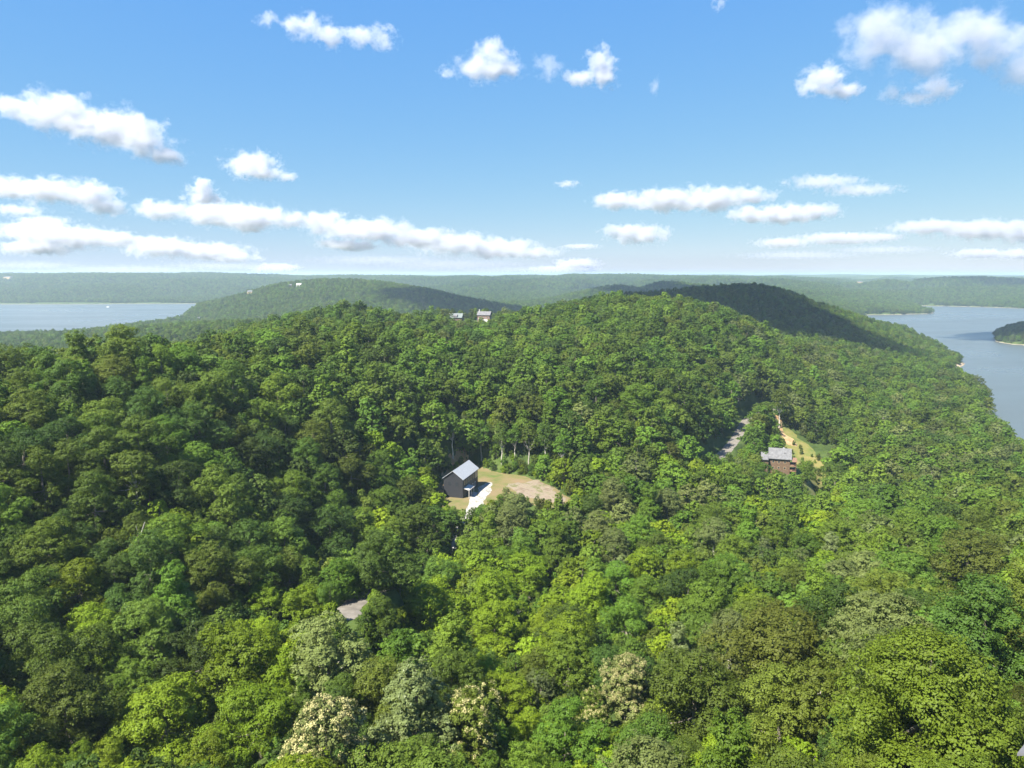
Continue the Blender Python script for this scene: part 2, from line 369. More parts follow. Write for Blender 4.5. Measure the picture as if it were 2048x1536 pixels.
# ------------------------------------------------------------------ haze
hz = N('haze'); hz.t.nodes.remove(hz.p); pv = hz.n('ShaderNodeVolumePrincipled')
pv.inputs['Color'].default_value = (0.66, 0.84, 1.0, 1); pv.inputs['Density'].default_value = 0.000088; pv.inputs['Anisotropy'].default_value = 0.2
hz.l(pv.outputs[0], hz.out.inputs['Volume'])
haze = link('haze', MB().box(-23000, 23000, -60, 20000, -32, 152).mesh('haze'), hz.m); tag(haze, kind='stuff')

# ------------------------------------------------------------------ tree models
def crown_mesh(name, seed, Hh, Rr, form, lobes, clumps, per, leaf, base=0.30, flat=0.7, irr=1.0):
    """leaves on clumps on lobes: rhombic leaf sprays, several per clump; returns mesh and the lobe centres for the limbs"""
    g = np.random.default_rng(seed)
    L = []; a0 = g.uniform(0, 6.28)
    for k in range(lobes):
        t = (k + 0.5) / lobes if k else 1.0
        hgt = base + (1 - base) * t
        if form == 'round': rad = Rr * (math.sqrt(max(0, 1 - ((t - 0.38) / 0.66) ** 2)) if t > 0.38 else 0.72 + 0.28 * t / 0.38)
        elif form == 'cone': rad = Rr * (1.02 - 0.92 * t)
        elif form == 'spread': rad = Rr * (0.55 + 0.5 * math.sin(math.pi * min(1, t * 0.95)))
        else: rad = Rr * (0.9 - 0.25 * t)
        lr = Rr * (g.choice([g.uniform(0.20, 0.32), g.uniform(0.30, 0.50)]) if irr > 0.5 else g.uniform(0.22, 0.36)) * (1.0 if form != 'cone' else 0.62 + 0.5 * (1 - t))
        ang = k * 2.39996 + g.uniform(-0.8, 0.8)
        rr = max(0, rad * (1 + 0.22 * irr * math.cos(ang - a0)) - lr * 0.75) * g.uniform(1 - 0.45 * irr, 1 + 0.16 * irr)
        if k == 0: rr = 0.1 * Rr
        L.append((rr * math.cos(ang), rr * math.sin(ang), Hh * (hgt + g.uniform(-0.07, 0.05)) - lr * 0.75 * g.uniform(0.6, 1.1), lr))
    L = np.array(L)
    # clump centres on the lobe surfaces
    n_ = clumps * 3
    li = g.choice(len(L), n_, p=L[:, 3] ** 2 / (L[:, 3] ** 2).sum())
    d = g.normal(size=(n_, 3)); d[:, 2] = d[:, 2] * 0.9 + 0.35; d /= np.linalg.norm(d, axis=1)[:, None]
    out_ = np.where(g.random(n_) < 0.16, g.uniform(1.05, 1.42, n_), g.uniform(0.84, 1.08, n_))
    c = L[li, :3] + d * (L[li, 3] * out_)[:, None] * np.array([1, 1, flat])
    dist = np.linalg.norm((c[:, None] - L[None, :, :3]) / np.array([1, 1, flat]), axis=2) / L[None, :, 3]
    dist[np.arange(n_), li] = 9
    ok = (dist.min(1) > 0.80) & (d[:, 2] > -0.75)
    c = c[ok][:clumps]; d = d[ok][:clumps]; nc = len(c)
    cr = g.uniform(0.5, 1.15, nc) * Rr * 0.13
    ctint = g.uniform(0, 1, nc)
    # leaves
    N_ = nc * per; ci = np.repeat(np.arange(nc), per)
    e = g.normal(size=(N_, 3)) + d[ci] * 0.9 + np.array([0, 0, 0.55]); e /= np.linalg.norm(e, axis=1)[:, None]
    pos = c[ci] + e * (cr[ci] * g.uniform(0.45, 1.08, N_))[:, None] * np.array([1, 1, 0.75])
    inner = g.random(N_) < 0.12
    cen = np.array([0, 0, Hh * (base + 1) / 2.0]); pos[inner] = pos[inner] * 0.72 + cen * 0.28
    nrm = e * 0.8 + d[ci] * 0.55 + np.array([0, 0, 0.45]) + g.normal(size=(N_, 3)) * 0.42; nrm /= np.linalg.norm(nrm, axis=1)[:, None]
    ax = np.cross(nrm, g.normal(size=(N_, 3))); ax /= np.linalg.norm(ax, axis=1)[:, None] + 1e-9
    bx = np.cross(nrm, ax); s = (leaf * g.uniform(0.65, 1.35, N_))[:, None]
    v = np.stack([pos + ax * s * 0.62, pos + bx * s * 0.36 - nrm * s * 0.10, pos - ax * s * 0.5, pos - bx * s * 0.36 - nrm * s * 0.10], 1).reshape(-1, 3)
    fc = np.arange(N_ * 4).reshape(-1, 4)
    tint = np.clip(ctint[ci] * 0.55 + g.uniform(0, 1, N_) * 0.45, 0, 1)
    return mesh_np(name, v, fc, tint), L, (c, d, cr)

def trunk_mesh(name, seed, L, Hh, r0=0.28, limbs=7, lean=0.0):
    g = np.random.default_rng(seed + 99); m = MB()
    top = np.array([lean * Hh * 0.5, 0, Hh * 0.72]); P = [np.array([0, 0, -1.5])]
    for t in (0.15, 0.4, 0.7, 1): P.append(np.array([top[0] * t + g.normal() * 0.15, g.normal() * 0.15, top[2] * t]))
    m.tube(P, [r0 * 1.3, r0 * 1.05, r0 * 0.85, r0 * 0.6, r0 * 0.25], 7)
    for x, y, z, lr in L[:limbs]:
        s = P[2] * (1 - 0.5) + P[3] * 0.5; e = np.array([x, y, z]); mid = s * 0.55 + e * 0.45 + np.array([0, 0, -0.06 * Hh * 0.3])
        m.tube([s, mid, e], [r0 * 0.42, r0 * 0.28, r0 * 0.08], 5)
    return m.mesh(name)

def twig_tree(seed, Hh, spread, depth=4, up=0.5, kids=3, r0=0.18):
    """bare branching skeleton"""
    g = np.random.default_rng(seed); m = MB()
    def grow(p0, d, ln, r, k):
        d = d / np.linalg.norm(d); mid = p0 + d * ln * 0.5 + g.normal(size=3) * ln * 0.05; p1 = mid + (d + g.normal(size=3) * 0.12) * ln * 0.5
        m.tube([p0, mid, p1], [r, r * 0.8, r * 0.55], 5 if k < 2 else 3)
        if k == depth: return
        for i in range(kids + (1 if k > 0 else 0)):
            nd = d * up + g.normal(size=3) * spread + np.array([0, 0, 0.12]); s = p1 if i == 0 else p0 + (p1 - p0) * g.uniform(0.35, 1)
            grow(s, nd, ln * g.uniform(0.5, 0.75), r * 0.5, k + 1)
    grow(np.array([0, 0, -1.0]), np.array([0.05, 0.0, 1]), Hh * 0.42, r0, 0)
    return m.mesh('bare_branches')

HI, MID = {}, {}
#  key: (colour, height, radius, form, lobes)
FORMS = {
 'lime_a': ('lime', 11, 5.2, 'round', 15), 'lime_b': ('lime', 9.5, 5.4, 'spread', 14),
 'fresh_a': ('fresh', 13, 5.2, 'round', 16), 'fresh_b': ('fresh', 13.5, 4.7, 'cone', 20), 'fresh_c': ('fresh', 12, 5.6, 'round', 15),
 'mid_a': ('mid', 13, 5.4, 'round', 16), 'mid_b': ('mid', 13.5, 4.8, 'round', 18), 'mid_c': ('mid', 11.5, 5.8, 'spread', 15),
 'fresh_d': ('fresh', 12.5, 5.0, 'spread', 18), 'fresh_e': ('fresh', 11, 4.6, 'round', 13), 'mid_d': ('mid', 12, 5.0, 'round', 20), 'mid_e': ('mid', 10.5, 4.8, 'spread', 13), 'lime_c': ('lime', 12, 4.8, 'round', 18),
 'dark_a': ('dark', 13, 5.5, 'round', 16), 'dark_b': ('dark', 12, 5.7, 'spread', 15),
 'olive_a': ('olive', 12.5, 5.5, 'round', 16), 'bronze_a': ('bronze', 11, 5.6, 'spread', 15), 'silver_a': ('silver', 12.5, 5.0, 'round', 15),
}
for i, (k_, (col_, Hh, Rr, form, lb)) in enumerate(FORMS.items()):
    me, L, cl = crown_mesh('crown', 100 + i, Hh, Rr, form, lb, 860, 33, 0.215, base=0.2); me.materials.append(LEAF[col_])
    tk = trunk_mesh('trunk', 100 + i, L, Hh); tk.materials.append(PALEBARK if col_ in ('silver',) else BARK)
    HI[k_] = (me, tk, Hh, Rr, col_)
    me2, L2, _c = crown_mesh('crown', 300 + i, Hh, Rr, form, lb, 340, 18, 0.50, base=0.2); me2.materials.append(LEAF[col_])
    MID[k_] = (me2, tk, Hh, Rr, col_)
KEYS = list(FORMS)
# ------------------------------------------------------------------ where the trees stand
def hit(u, v, lift):
    """first point along the ray of pixel (u, v) that meets the surface `lift` above the ground"""
    Ys = np.exp(np.linspace(math.log(25), math.log(3000), 1500))
    d = _f + np.array([1., 0, 0]) * (u - 1024) / FPX + _u * (768 - v) / FPX
    P = CAM + d[None] * (Ys / d[1])[:, None]
    below = P[:, 2] < ground(P[:, 0], P[:, 1]) + lift
    return P[np.argmax(below)] if below.any() else P[-1]

# places the photograph shows bare: pixel outline, trees nearer than this many metres must not cover it
CLEAR = [
 ([(889,952),(938,921),(957,938),(953,985),(930,998),(905,965)], 284),             # black house
 ([(960,944),(1000,944),(1050,952),(1098,968),(1130,995),(1075,995),(1020,975),(975,962)], 320),   # lot
 ([(948,965),(985,970),(972,995),(958,1018),(946,1020)], 280),                     # white gravel by the house
 ([(942,1000),(958,1000),(950,1018),(935,1018)], 275),
 ([(900,1082),(914,1058),(918,1062),(906,1086)], 250),                             # drive further down
 ([(690,1254),(700,1226),(735,1217),(722,1252)], 152),                             # road in the dip
 ([(1443,914),(1470,880),(1486,848),(1496,838),(1490,870),(1468,915)], 420),       # road on the right
 ([(1534,900),(1558,896),(1577,900),(1564,922),(1538,908)], 400), ([(1562,926),(1582,922),(1582,940),(1562,942)], 400),       # log cabin
 ([(1558,846),(1600,850),(1640,864),(1668,884),(1650,902),(1612,896),(1578,878)], 462),  # hillside clearing
 ([(1588,940),(1612,955),(1640,972),(1620,972)], 400),                             # mown strip
 ([(903,634),(926,628),(985,622),(985,640),(905,641)], 775),                                 # ridge houses
 ([(1908,732),(1918,728),(1928,727)], 1000), ([(1968,828),(1975,826),(1981,822)], 660), ([(2032,985),(2048,978),(2048,992),(2036,994)], 300),
 ([(272,1120),(284,1060),(300,1020),(270,1090)], 150), ([(320,1085),(350,1060),(378,1040)], 150),
 ([(2022,1512),(2034,1500),(2048,1498),(2048,1535),(2030,1535)], 60),
]
CLP = []
for poly, ymax in CLEAR:
    us = np.array([c[0] for c in poly]); vs = np.array([c[1] for c in poly])
    gu, gv = np.meshgrid(np.linspace(us.min(), us.max(), 10), np.linspace(vs.min(), vs.max(), 10)); gu = gu.ravel(); gv = gv.ravel()
    k = in_poly(gu, gv, poly); CLP.append((np.concatenate([gu[k], us]), np.concatenate([gv[k], vs]), ymax))
CLEARING = zpoly([(1548,838),(1575,845),(1625,858),(1668,880),(1660,905),(1640,912),(1605,893),(1575,872),(1552,852)], 27.5)
STRIP = zpoly([(1578,930),(1600,940),(1625,957),(1648,978),(1618,982),(1596,960)], 15.5)
BANK = zpoly([(2020,985),(2050,970),(2090,975),(2080,1000),(2025,1000)], 26)
DRIVE = [tuple(at_z(u, v, z)) for u, v, z in ((948,985,35.7),(944,1012,35.4),(930,1040,34.5),(914,1062,34),(900,1090,34.5),(892,1105,35.5))]
_h = at(2034, 1511, 47)[:2]; _hx = np.array([0.643, -0.766]); _hy = np.array([0.766, 0.643])
NEARLOT = [tuple(_h + _hx * a + _hy * b) for a, b in ((-3, -4), (11, -4), (11, 13), (-3, 13))]
BARE = [NEARLOT, LOT, CLEARING, STRIP, BANK, RIDGEPAD]
def bare(x, y, r=0.):
    x = np.asarray(x, float); y = np.asarray(y, float); b = np.zeros(x.shape, bool)
    for poly in BARE + [CABIN]: b |= in_poly(x, y, poly) | (poly_dist(x, y, poly) < 1.0 + 0.25 * r)
    for path, hw in ((ROAD_A, 3.0), (ROAD_B, 8.0), (DRIVE, 1.0)): b |= poly_dist(x, y, path, False) < hw
    return b
def covers(x, y, z0, h, r):
    """does a tree of this size hide one of the bare places?"""
    P = np.stack([x, y, z0 + h * 0.62], -1); u, v, c = proj(P); ru = FPX * r / c; rv = FPX * h * 0.42 / c
    bad = np.zeros(x.shape, bool)
    for us, vs, ymax in CLP:
        m = (y < ymax) & (np.abs(u - us.mean()) < 400)
        if not m.any(): continue
        i = np.where(m)[0]
        e = ((us[None] - u[i, None]) / (ru[i, None] * 1.02)) ** 2 + ((vs[None] - v[i, None]) / (rv[i, None] * 1.05)) ** 2
        bad[i] |= (e < 1).any(1)
    return bad

T = []      # every tree: x, y, key, scale, rotation, special index
# trees that stand out in the photograph: crown centre, crown width in pixels, form
SPECIAL = [
 (1850,1390,330,'lime_r','broad bright green tree at the lower right, the largest crown in view'),
 (1960,1275,250,'dark_a','large dark green tree behind the broad bright tree at lower right'),
 (1940,1120,190,'bronze_a','brownish green spreading tree on the right, above the dark green one'),
 (1560,1315,250,'bronze_a','brownish green tree left of the broad bright green tree'),
 (1640,1400,170,'olive_p','olive tree with pale forked stems left of the broad bright green tree'),
 (1560,1430,200,'olive_a','olive green tree below the brownish one near the bottom edge'),
 (1390,1390,230,'olive_a','yellowish olive tree right of the tall cream flowering tree'),
 (1250,1370,125,'flower_a','tall cream flowering tree near the bottom centre'),
 (655,1500,190,'flower_a','cream flowering tree cut by the bottom edge left of centre'),
 (945,1450,150,'flower_b','low brownish cream flowering tree between two cream flowering trees'),
 (1190,1420,80,'flower_b','small cream flowering tree below the tall cream one'),
 (645,1310,165,'silver_p','grey green tree with forked pale stems below the road patch'),
 (830,1420,190,'silver_w','whitish green leafy tree right of the bottom cream flowering tree'),
 (1355,1290,80,'silver_c','small pale grey green conical tree above the olive crowns'),
 (1460,1290,130,'silver_a','grey green rounded tree right of the pale conical tree'),
 (1245,1140,60,'silver_c','pale silvery tree in the middle of the lime green valley'),
 (1660,1105,70,'silver_c','pale silvery conical tree among the greens right of centre'),
 (1600,1130,60,'silver_a','grey green small tree beside the pale silvery conical tree'),
 (1530,1110,60,'silver_c','silvery pointed tree left of the other pale trees on the right'),
 (1080,1385,75,'silver_w','pale silvery topped tree left of the tall cream flowering tree'),
 (1290,1185,80,'fresh_c','rounded green tree with dead brown lower twigs in the valley'),
 (860,1215,150,'lime_a','bright yellow green tree right of the grey road patch'),
 (610,1215,110,'lime_a','bright yellow green tree left of the grey road patch'),
 (525,1200,90,'lime_b','yellow green tree second to the left of the road patch'),
 (990,1255,110,'lime_a','yellow green tree in the valley right of the road patch crown'),
 (1060,1150,110,'lime_b','bright lime tree low in the valley below the gravel drive'),
 (480,1330,190,'lime_a','large yellow green crown at lower left beside the dark hollow'),
 (330,1440,190,'lime_b','broad yellow green crown near the lower left corner'),
 (520,1440,170,'lime_b','broad yellow green crown on the bottom edge left of the cream tree'),
 (185,1270,130,'lime_b','yellow green crown on the left edge of the lower slope'),
 (100,1330,190,'mid_c','large spreading mid green tree on the lower left edge'),
 (60,1220,170,'mid_c','wide feathery mid green tree against the left edge'),
 (130,1420,200,'olive_a','large olive green tree in the lower left corner'),
 (270,950,110,'olive_p','tall olive tree above the leaning bare trunk'),
 (190,1000,110,'mid_a','rounded mid green tree left of the leaning bare trunk'),
 (430,1000,120,'mid_a','rounded tree right of the bare grey dead tree'),
 (85,960,110,'fresh_a','bright green tree on the left slope near the edge'),
 (755,1120,120,'dark_a','dark green tree above the grey road patch'),
 (660,1060,110,'dark_a','dark green tree on the slope left of the gravel drive'),
 (1270,800,75,'fresh_c','pale bright green round tree on the middle of the central hill'),
 (1335,805,58,'fresh_c','round green tree right of the pale bright one on the central hill'),
 (660,715,50,'fresh_b','pointed bright green tree high on the left hillside'),
 (75,780,55,'fresh_b','narrow pointed bright green tree on the left slope'),
 (1250,1240,110,'fresh_c','fresh green spreading tree in the lower valley'),
 (905,1430,110,'dark_a','dark green rounded tree near the bottom centre'),
 (1130,1470,150,'fresh_a','fresh green tree on the bottom edge right of centre'),
 (1010,1390,120,'lime_b','yellow green crown right of the whitish green leafy tree'),
 (1527,948,48,'mid_a','rounded tree directly in front of the log cabin on its left'),
 (1552,966,46,'fresh_a','fresh green tree below the decks of the log cabin'),
 (905,872,44,'mid_t','tall tree with pale trunk behind the black house, left of its roof'),
 (962,876,40,'fresh_t','tall tree with pale trunk at the wood edge right of the black house roof'),
 (1004,886,40,'mid_t','tall pale trunked tree at the left end of the bare lot edge'),
 (1030,880,36,'fresh_t','slim pale trunked tree behind the middle of the bare lot'),
 (1058,884,42,'olive_t','olive pale trunked tree behind the middle of the bare lot'),
 (1090,888,42,'mid_t','tall pale trunked tree at the right end of the bare lot edge'),
 (1125,902,44,'fresh_t','tall pale trunked tree just beyond the right tip of the lot'),
 (1560,815,40,'olive_t','tall pale trunked tree at the head of the meadow clearing'),
 (1612,940,40,'fresh_e','low green tree between the meadow and the mown strip'),
 (1662,946,44,'mid_d','rounded tree just below the right tip of the meadow'),
]
hi_special = {}
def special_model(kind, i):
    if kind == 'lime_r':
        me, L, cl = crown_mesh('crown', 900, 15, 8.0, 'round', 60, 1700, 42, 0.25, base=0.08, irr=0.49); me.materials.append(LEAF['vivid'])
        tk = trunk_mesh('trunk', 900, L, 15, 0.4); tk.materials.append(BARK); return me, tk, 15, 8.0, None, 'fresh'
    if kind in ('flower_a', 'flower_b'):
        me, L, (c, d, cr) = crown_mesh('crown', 910 + i, 13, 4.8, 'round', 15, 480, 34, 0.26, base=0.2); me.materials.append(LEAF['silver'] if kind == 'flower_a' else LEAF['olive'])
        tk = trunk_mesh('trunk', 910, L, 13); tk.materials.append(BARK)
        g = np.random.default_rng(920 + i); up_ = (d[:, 2] > -0.1) & (g.random(len(d)) < 0.68); c = c[up_]; d = d[up_]; cr = cr[up_]
        if kind == 'flower_b': c, d, cr = c[::2], d[::2], cr[::2]
        per = 40; ci = np.repeat(np.arange(len(c)), per); N_ = len(ci)
        e = g.normal(size=(N_, 3)) * 0.6 + d[ci] + np.array([0, 0, 0.5]); e /= np.linalg.norm(e, axis=1)[:, None]
        pos = c[ci] + e * (cr[ci] * g.uniform(0.75, 1.3, N_))[:, None]
        ax = g.normal(size=(N_, 3)); ax /= np.linalg.norm(ax, axis=1)[:, None]; bx = np.cross(ax, e); s = g.uniform(0.08, 0.16, N_)[:, None]
        v = np.stack([pos + ax * s, pos + bx * s * 0.5, pos - ax * s, pos - bx * s * 0.5], 1).reshape(-1, 3)
        bl = mesh_np('blossoms', v, np.arange(4 * N_).reshape(-1, 4), g.random(N_)); bl.materials.append(BLOSSOM)
        return me, tk, 13, 4.8, bl, 'cream'
    if kind.endswith('_t'):
        i = {'mid_t': 0, 'fresh_t': 1, 'olive_t': 2}[kind]
        if kind in hi_special: return hi_special[kind]
        col_ = kind.split('_')[0]
        me, L, cl = crown_mesh('crown', 980 + i, 17, 4.2, 'round', 14, 300, 30, 0.3, base=0.55); me.materials.append(LEAF[col_])
        tk = trunk_mesh('trunk', 980 + i, L, 17, 0.24, limbs=10); tk.materials.append(PALEBARK); hi_special[kind] = (me, tk, 17, 4.2, None, col_); return hi_special[kind]
    if kind.endswith('_p'):
        col_ = kind.split('_')[0]
        me, L, cl = crown_mesh('crown', 940 + i, 14, 5.4, 'round', 16, 560, 44, 0.25, base=0.36); me.materials.append(LEAF[col_])
        tk = trunk_mesh('trunk', 940 + i, L, 14, 0.28, limbs=13); tk.materials.append(PALEBARK); return me, tk, 14, 5.4, None, col_
    if kind in ('silver_w', 'silver_c'):
        me, L, cl = crown_mesh('crown', 960 + i, 12.5, 4.8, 'cone' if kind == 'silver_c' else 'round', 15, 480, 40, 0.25, base=0.2); me.materials.append(LEAF['white'])
        tk = trunk_mesh('trunk', 960 + i, L, 12.5); tk.materials.append(BARK); return me, tk, 12.5, 4.8, None, 'pale'
    return None
LEAF['vivid'] = leaf_mat('vivid_green_leaves', (0.088, 0.124, 0.011), hue=0.01)
LEAF['white'] = leaf_mat('whitish_green_leaves', (0.128, 0.162, 0.056), hue=0.01, rough=0.4)
taken = []   # x, y, r
for i, (u, v, wpx, kind, lab) in enumerate(SPECIAL):
    k_ = kind if kind in FORMS else None
    Hh, Rr = (FORMS[k_][1:3] if k_ else {'lime_r': (15, 8.0), 'flower_a': (13, 4.8), 'flower_b': (13, 4.8)}.get(kind, (17, 4.2) if kind.endswith('_t') else (14, 5.4) if kind.endswith('_p') else (12.5, 4.8)))
    s = 1.0
    for it in range(4):
        P = hit(u, v, Hh * s ** 0.75 * 0.60); c = (P - CAM) @ _f; s = wpx / 2 * c / FPX / (Rr * 1.02)
    T.append((P[0], P[1], kind, s, rng.uniform(0, 6.28), i)); taken.append((P[0], P[1], Rr * s))
    if wpx >= 72 and v < 1480:       # keep its upper crown in view
        tt_ = np.linspace(0, 6.28, 9)[:-1]; rr_ = wpx * (0.36 if wpx < 300 else 0.46)
        CLP.append((np.concatenate([u + rr_ * np.cos(tt_), u + 0.5 * rr_ * np.cos(tt_), [u]]), np.concatenate([v + rr_ * np.sin(tt_) * 0.8, v + 0.4 * rr_ * np.sin(tt_), [v]]), P[1] - 2))

def zone_probs(u, v, Y):
    if Y > 900: return dict(fresh=.40, mid=.40, dark=.08, olive=.12)
    if v > 1230:
        if u < 720: return dict(lime=.40, mid=.24, dark=.14, fresh=.18, silver=.04)
        if u < 1400: return dict(lime=.40, fresh=.24, silver=.08, mid=.16, olive=.08, dark=.04)
        return dict(olive=.26, dark=.20, bronze=.12, mid=.20, silver=.06, fresh=.08, lime=.08)
    if u < 830: return dict(mid=.38, dark=.22, fresh=.24, olive=.12, lime=.04)
    if v > 930 and u < 1720: return dict(lime=.44, fresh=.28, mid=.12, dark=.04, silver=.06, olive=.06)
    if u > 1450: return dict(fresh=.34, mid=.28, olive=.20, dark=.06, silver=.12)
    return dict(fresh=.40, mid=.32, dark=.12, olive=.11, silver=.02, bronze=.03)
byc = {}
for k_ in KEYS: byc.setdefault(FORMS[k_][0], []).append(k_)

# nearer woods: varied crowns packed without a grid
cell = 7.0; gridh = {}
def put(x, y, r): gridh.setdefault((int(x // cell), int(y // cell)), []).append((x, y, r))
for t_ in taken: put(*t_)
def free(x, y, r, kf):
    cx, cy_ = int(x // cell), int(y // cell)
    for i in range(cx - 2, cx + 3):
        for j in range(cy_ - 2, cy_ + 3):
            for (X, Y, q_) in gridh.get((i, j), ()):
                if (X - x) ** 2 + (Y - y) ** 2 < (kf * (r + q_)) ** 2: return False
    return True
NC = 90000
cy_ = np.sqrt(rng.uniform(30 ** 2, 760 ** 2, NC)); cx_ = cy_ * rng.uniform(-0.95, 0.95, NC)
patch = fbm(cx_ / 60, cy_ / 60, 51, 3)
cr_ = np.clip(rng.gamma(6, 0.72, NC) * (1 + 0.35 * patch), 2.3, 7.4)
cz_ = ground(cx_, cy_)
ok = (lake_sd(cx_, cy_) > 3) & ~bare(cx_, cy_, cr_)
cu, cv, cc = proj(np.stack([cx_, cy_, cz_ + 10], -1))
ok &= (cv < 1536 + 9000 / np.maximum(cy_ - 20, 12)) & (np.hypot(cx_ - 60, cy_ - 52) > 0)
idx = np.where(ok)[0]
h_ = 13 * (cr_[idx] / 5.3) ** 0.75; idx_ok = ~covers(cx_[idx], cy_[idx], cz_[idx], h_, cr_[idx]); idx = idx[idx_ok]
# big crowns first so that the small ones fill the gaps
ordr = np.argsort(-cr_[idx] * rng.uniform(0.55, 1, len(idx)))
CLOCK = {}
for j in ordr:
    i = idx[j]; x, y, r = cx_[i], cy_[i], cr_[i]
    if not free(x, y, r, 0.64): continue
    put(x, y, r)
    pr = zone_probs(cu[i], cv[i], y); ks = list(pr); wv = np.array([pr[k] for k in ks])
    # neighbours tend to be of a kind
    wv = wv * np.exp(1.6 * np.array([fbm(x / 38, y / 38, 60 + 7 * hash_i, 2) for hash_i in range(len(ks))])); wv /= wv.sum()
    c_ = ks[rng.choice(len(ks), p=wv)]; opts = byc[c_]; k_ = opts[rng.integers(len(opts))]
    s = r / (FORMS[k_][2] * 0.98)
    T.append((x, y, k_, s, rng.uniform(0, 6.28), -1))
print('near trees', len(T))
# understory in the gaps
NU = 30000
uy = np.sqrt(rng.uniform(30 ** 2, 420 ** 2, NU)); ux = uy * rng.uniform(-0.85, 0.85, NU); uz = ground(ux, uy); ur = rng.uniform(1.3, 2.4, NU)
ok = (lake_sd(ux, uy) > 2) & ~bare(ux, uy, 1.0); ok &= ~covers(ux, uy, uz, ur * 2.2, ur)
UND = []
for i in np.where(ok)[0]:
    if free(ux[i], uy[i], ur[i], 0.55):
        put(ux[i], uy[i], ur[i]); c_ = ['mid', 'dark', 'fresh', 'olive', 'lime'][rng.integers(5)]; k_ = byc[c_][rng.integers(len(byc[c_]))]
        UND.append((ux[i], uy[i], k_, ur[i] / FORMS[k_][2], rng.uniform(0, 6.28)))
for k in range(26):      # scrub growing into the meadow
    u_, v_ = rng.uniform(1560, 1662), rng.uniform(850, 900); P = at_z(u_, v_, 27.5)
    if in_poly(np.array([P[0]]), np.array([P[1]]), CLEARING)[0]: UND.append((P[0], P[1], ['fresh_e', 'mid_e', 'olive_a'][k % 3], rng.uniform(0.14, 0.32), rng.uniform(0, 6.28)))
for k in range(16):      # brush on the verge of the road in the dip
    P = hit(rng.uniform(722, 775), rng.uniform(1240, 1300), 0.3); UND.append((P[0], P[1], ['fresh_e', 'mid_e', 'dark_b', 'lime_b'][k % 4], rng.uniform(0.16, 0.30), rng.uniform(0, 6.28)))
for k in range(46):      # brush along the wood edge behind the bare lot
    y_ = rng.uniform(312, 332); x_ = rng.uniform(-16, 22); UND.append((x_, y_, ['fresh_e', 'mid_e', 'dark_b', 'lime_b'][k % 4], rng.uniform(0.16, 0.36), rng.uniform(0, 6.28)))
UND[-46:] = [q_ for q_ in UND[-46:] if not in_poly(np.array([q_[0]]), np.array([q_[1]]), LOT)[0]]
print('understory', len(UND))
# far woods
def horizon_max():
    el = (gz + 12 - CAMZ) / GY; m = np.maximum.accumulate(el, 0); m[1:] = m[:-1]; m[0] = -9; return m
HM = horizon_max()
def visible(x, y, z, margin=14):
    fa = np.clip((x / y - GA[0]) / (GA[1] - GA[0]), 0, NA - 2).astype(int); fl = np.clip((np.log(y) - GL[0]) / (GL[1] - GL[0]), 0, NL - 2).astype(int)
    near_row = np.maximum(fl - 3, 0)
    return (z + margin - CAMZ) / y > HM[near_row, fa] - 0.0005
FAR = []
for y0, y1, sp, sc_ in ((760, 1700, 7.6, 1.0), (1700, 3600, 9.0, 1.15), (3600, 6500, 13.0, 1.6)):
    xs, ys = np.meshgrid(np.arange(-0.86 * y1, 0.86 * y1, sp), np.arange(y0, y1, sp)); xs = xs.ravel(); ys = ys.ravel()
    xs = xs + rng.uniform(-.45, .45, xs.shape) * sp; ys = ys + rng.uniform(-.45, .45, ys.shape) * sp
    k = np.abs(xs / ys) < 0.80; xs, ys = xs[k], ys[k]
    zz = ground(xs, ys); k = visible(xs, ys, zz); xs, ys, zz = xs[k], ys[k], zz[k]
    k = (lake_sd(xs, ys) > np.where((ys > 2200) & (xs < 900), 16, 3)) & ~bare(xs, ys, 0); xs, ys, zz = xs[k], ys[k], zz[k]
    ss = sc_ * rng.uniform(0.55, 1.12, xs.shape); k = ~covers(xs, ys, zz, 14 * ss, 5 * ss); xs, ys, zz, ss = xs[k], ys[k], zz[k], ss[k]
    FAR.append((xs, ys, zz, ss))
    print('far trees', len(xs))

# ------------------------------------------------------------------ the 300 trees that show largest, one object each
arr = np.array([(t[0], t[1]) for t in T]); tz = ground(arr[:, 0], arr[:, 1])
def dims(kind): 
    if kind in FORMS: return FORMS[kind][1:3]
    return {'lime_r': (15, 8.0), 'flower_a': (13, 4.8), 'flower_b': (13, 4.8)}.get(kind, (17, 4.2) if kind.endswith('_t') else (14, 5.4) if kind.endswith('_p') else (12.5, 4.8))
th = np.array([dims(t[2])[0] * t[3] ** 0.75 for t in T]); tr = np.array([dims(t[2])[1] * t[3] for t in T])
pu, pv_, pc = proj(np.stack([arr[:, 0], arr[:, 1], tz + th * 0.62], -1))
W_, H_ = 512, 384; zb = np.full((H_, W_), 1e9); ib = np.full((H_, W_), -1)
for i in np.argsort(-pc):
    if pc[i] < 20 or pc[i] > 900: continue
    u, v = pu[i] / 4, pv_[i] / 4; ru = FPX * tr[i] / pc[i] / 4; rv = FPX * th[i] * 0.40 / pc[i] / 4
    x0, x1 = max(0, int(u - ru)), min(W_, int(u + ru) + 2); y0, y1 = max(0, int(v - rv)), min(H_, int(v + rv) + 2)
    if x0 >= x1 or y0 >= y1: continue
    yy, xx = np.mgrid[y0:y1, x0:x1]; m = ((xx - u) / (ru + .1)) ** 2 + ((yy - v) / (rv + .1)) ** 2 < 1
    ib[y0:y1, x0:x1][m] = i
area = np.bincount(ib[ib >= 0].ravel(), minlength=len(T)).astype(float)
area[:len(SPECIAL)] += 1e5
near_in = (pc < 95) & (pv_ - FPX * th * 0.5 / pc < 1536) & (np.abs(pu - 1024) < 1024 + FPX * tr / pc); area[near_in] += 5e4
chosen = np.argsort(-area)[:292]; chosen = [int(i) for i in chosen if area[i] > 0]
single = set(chosen)
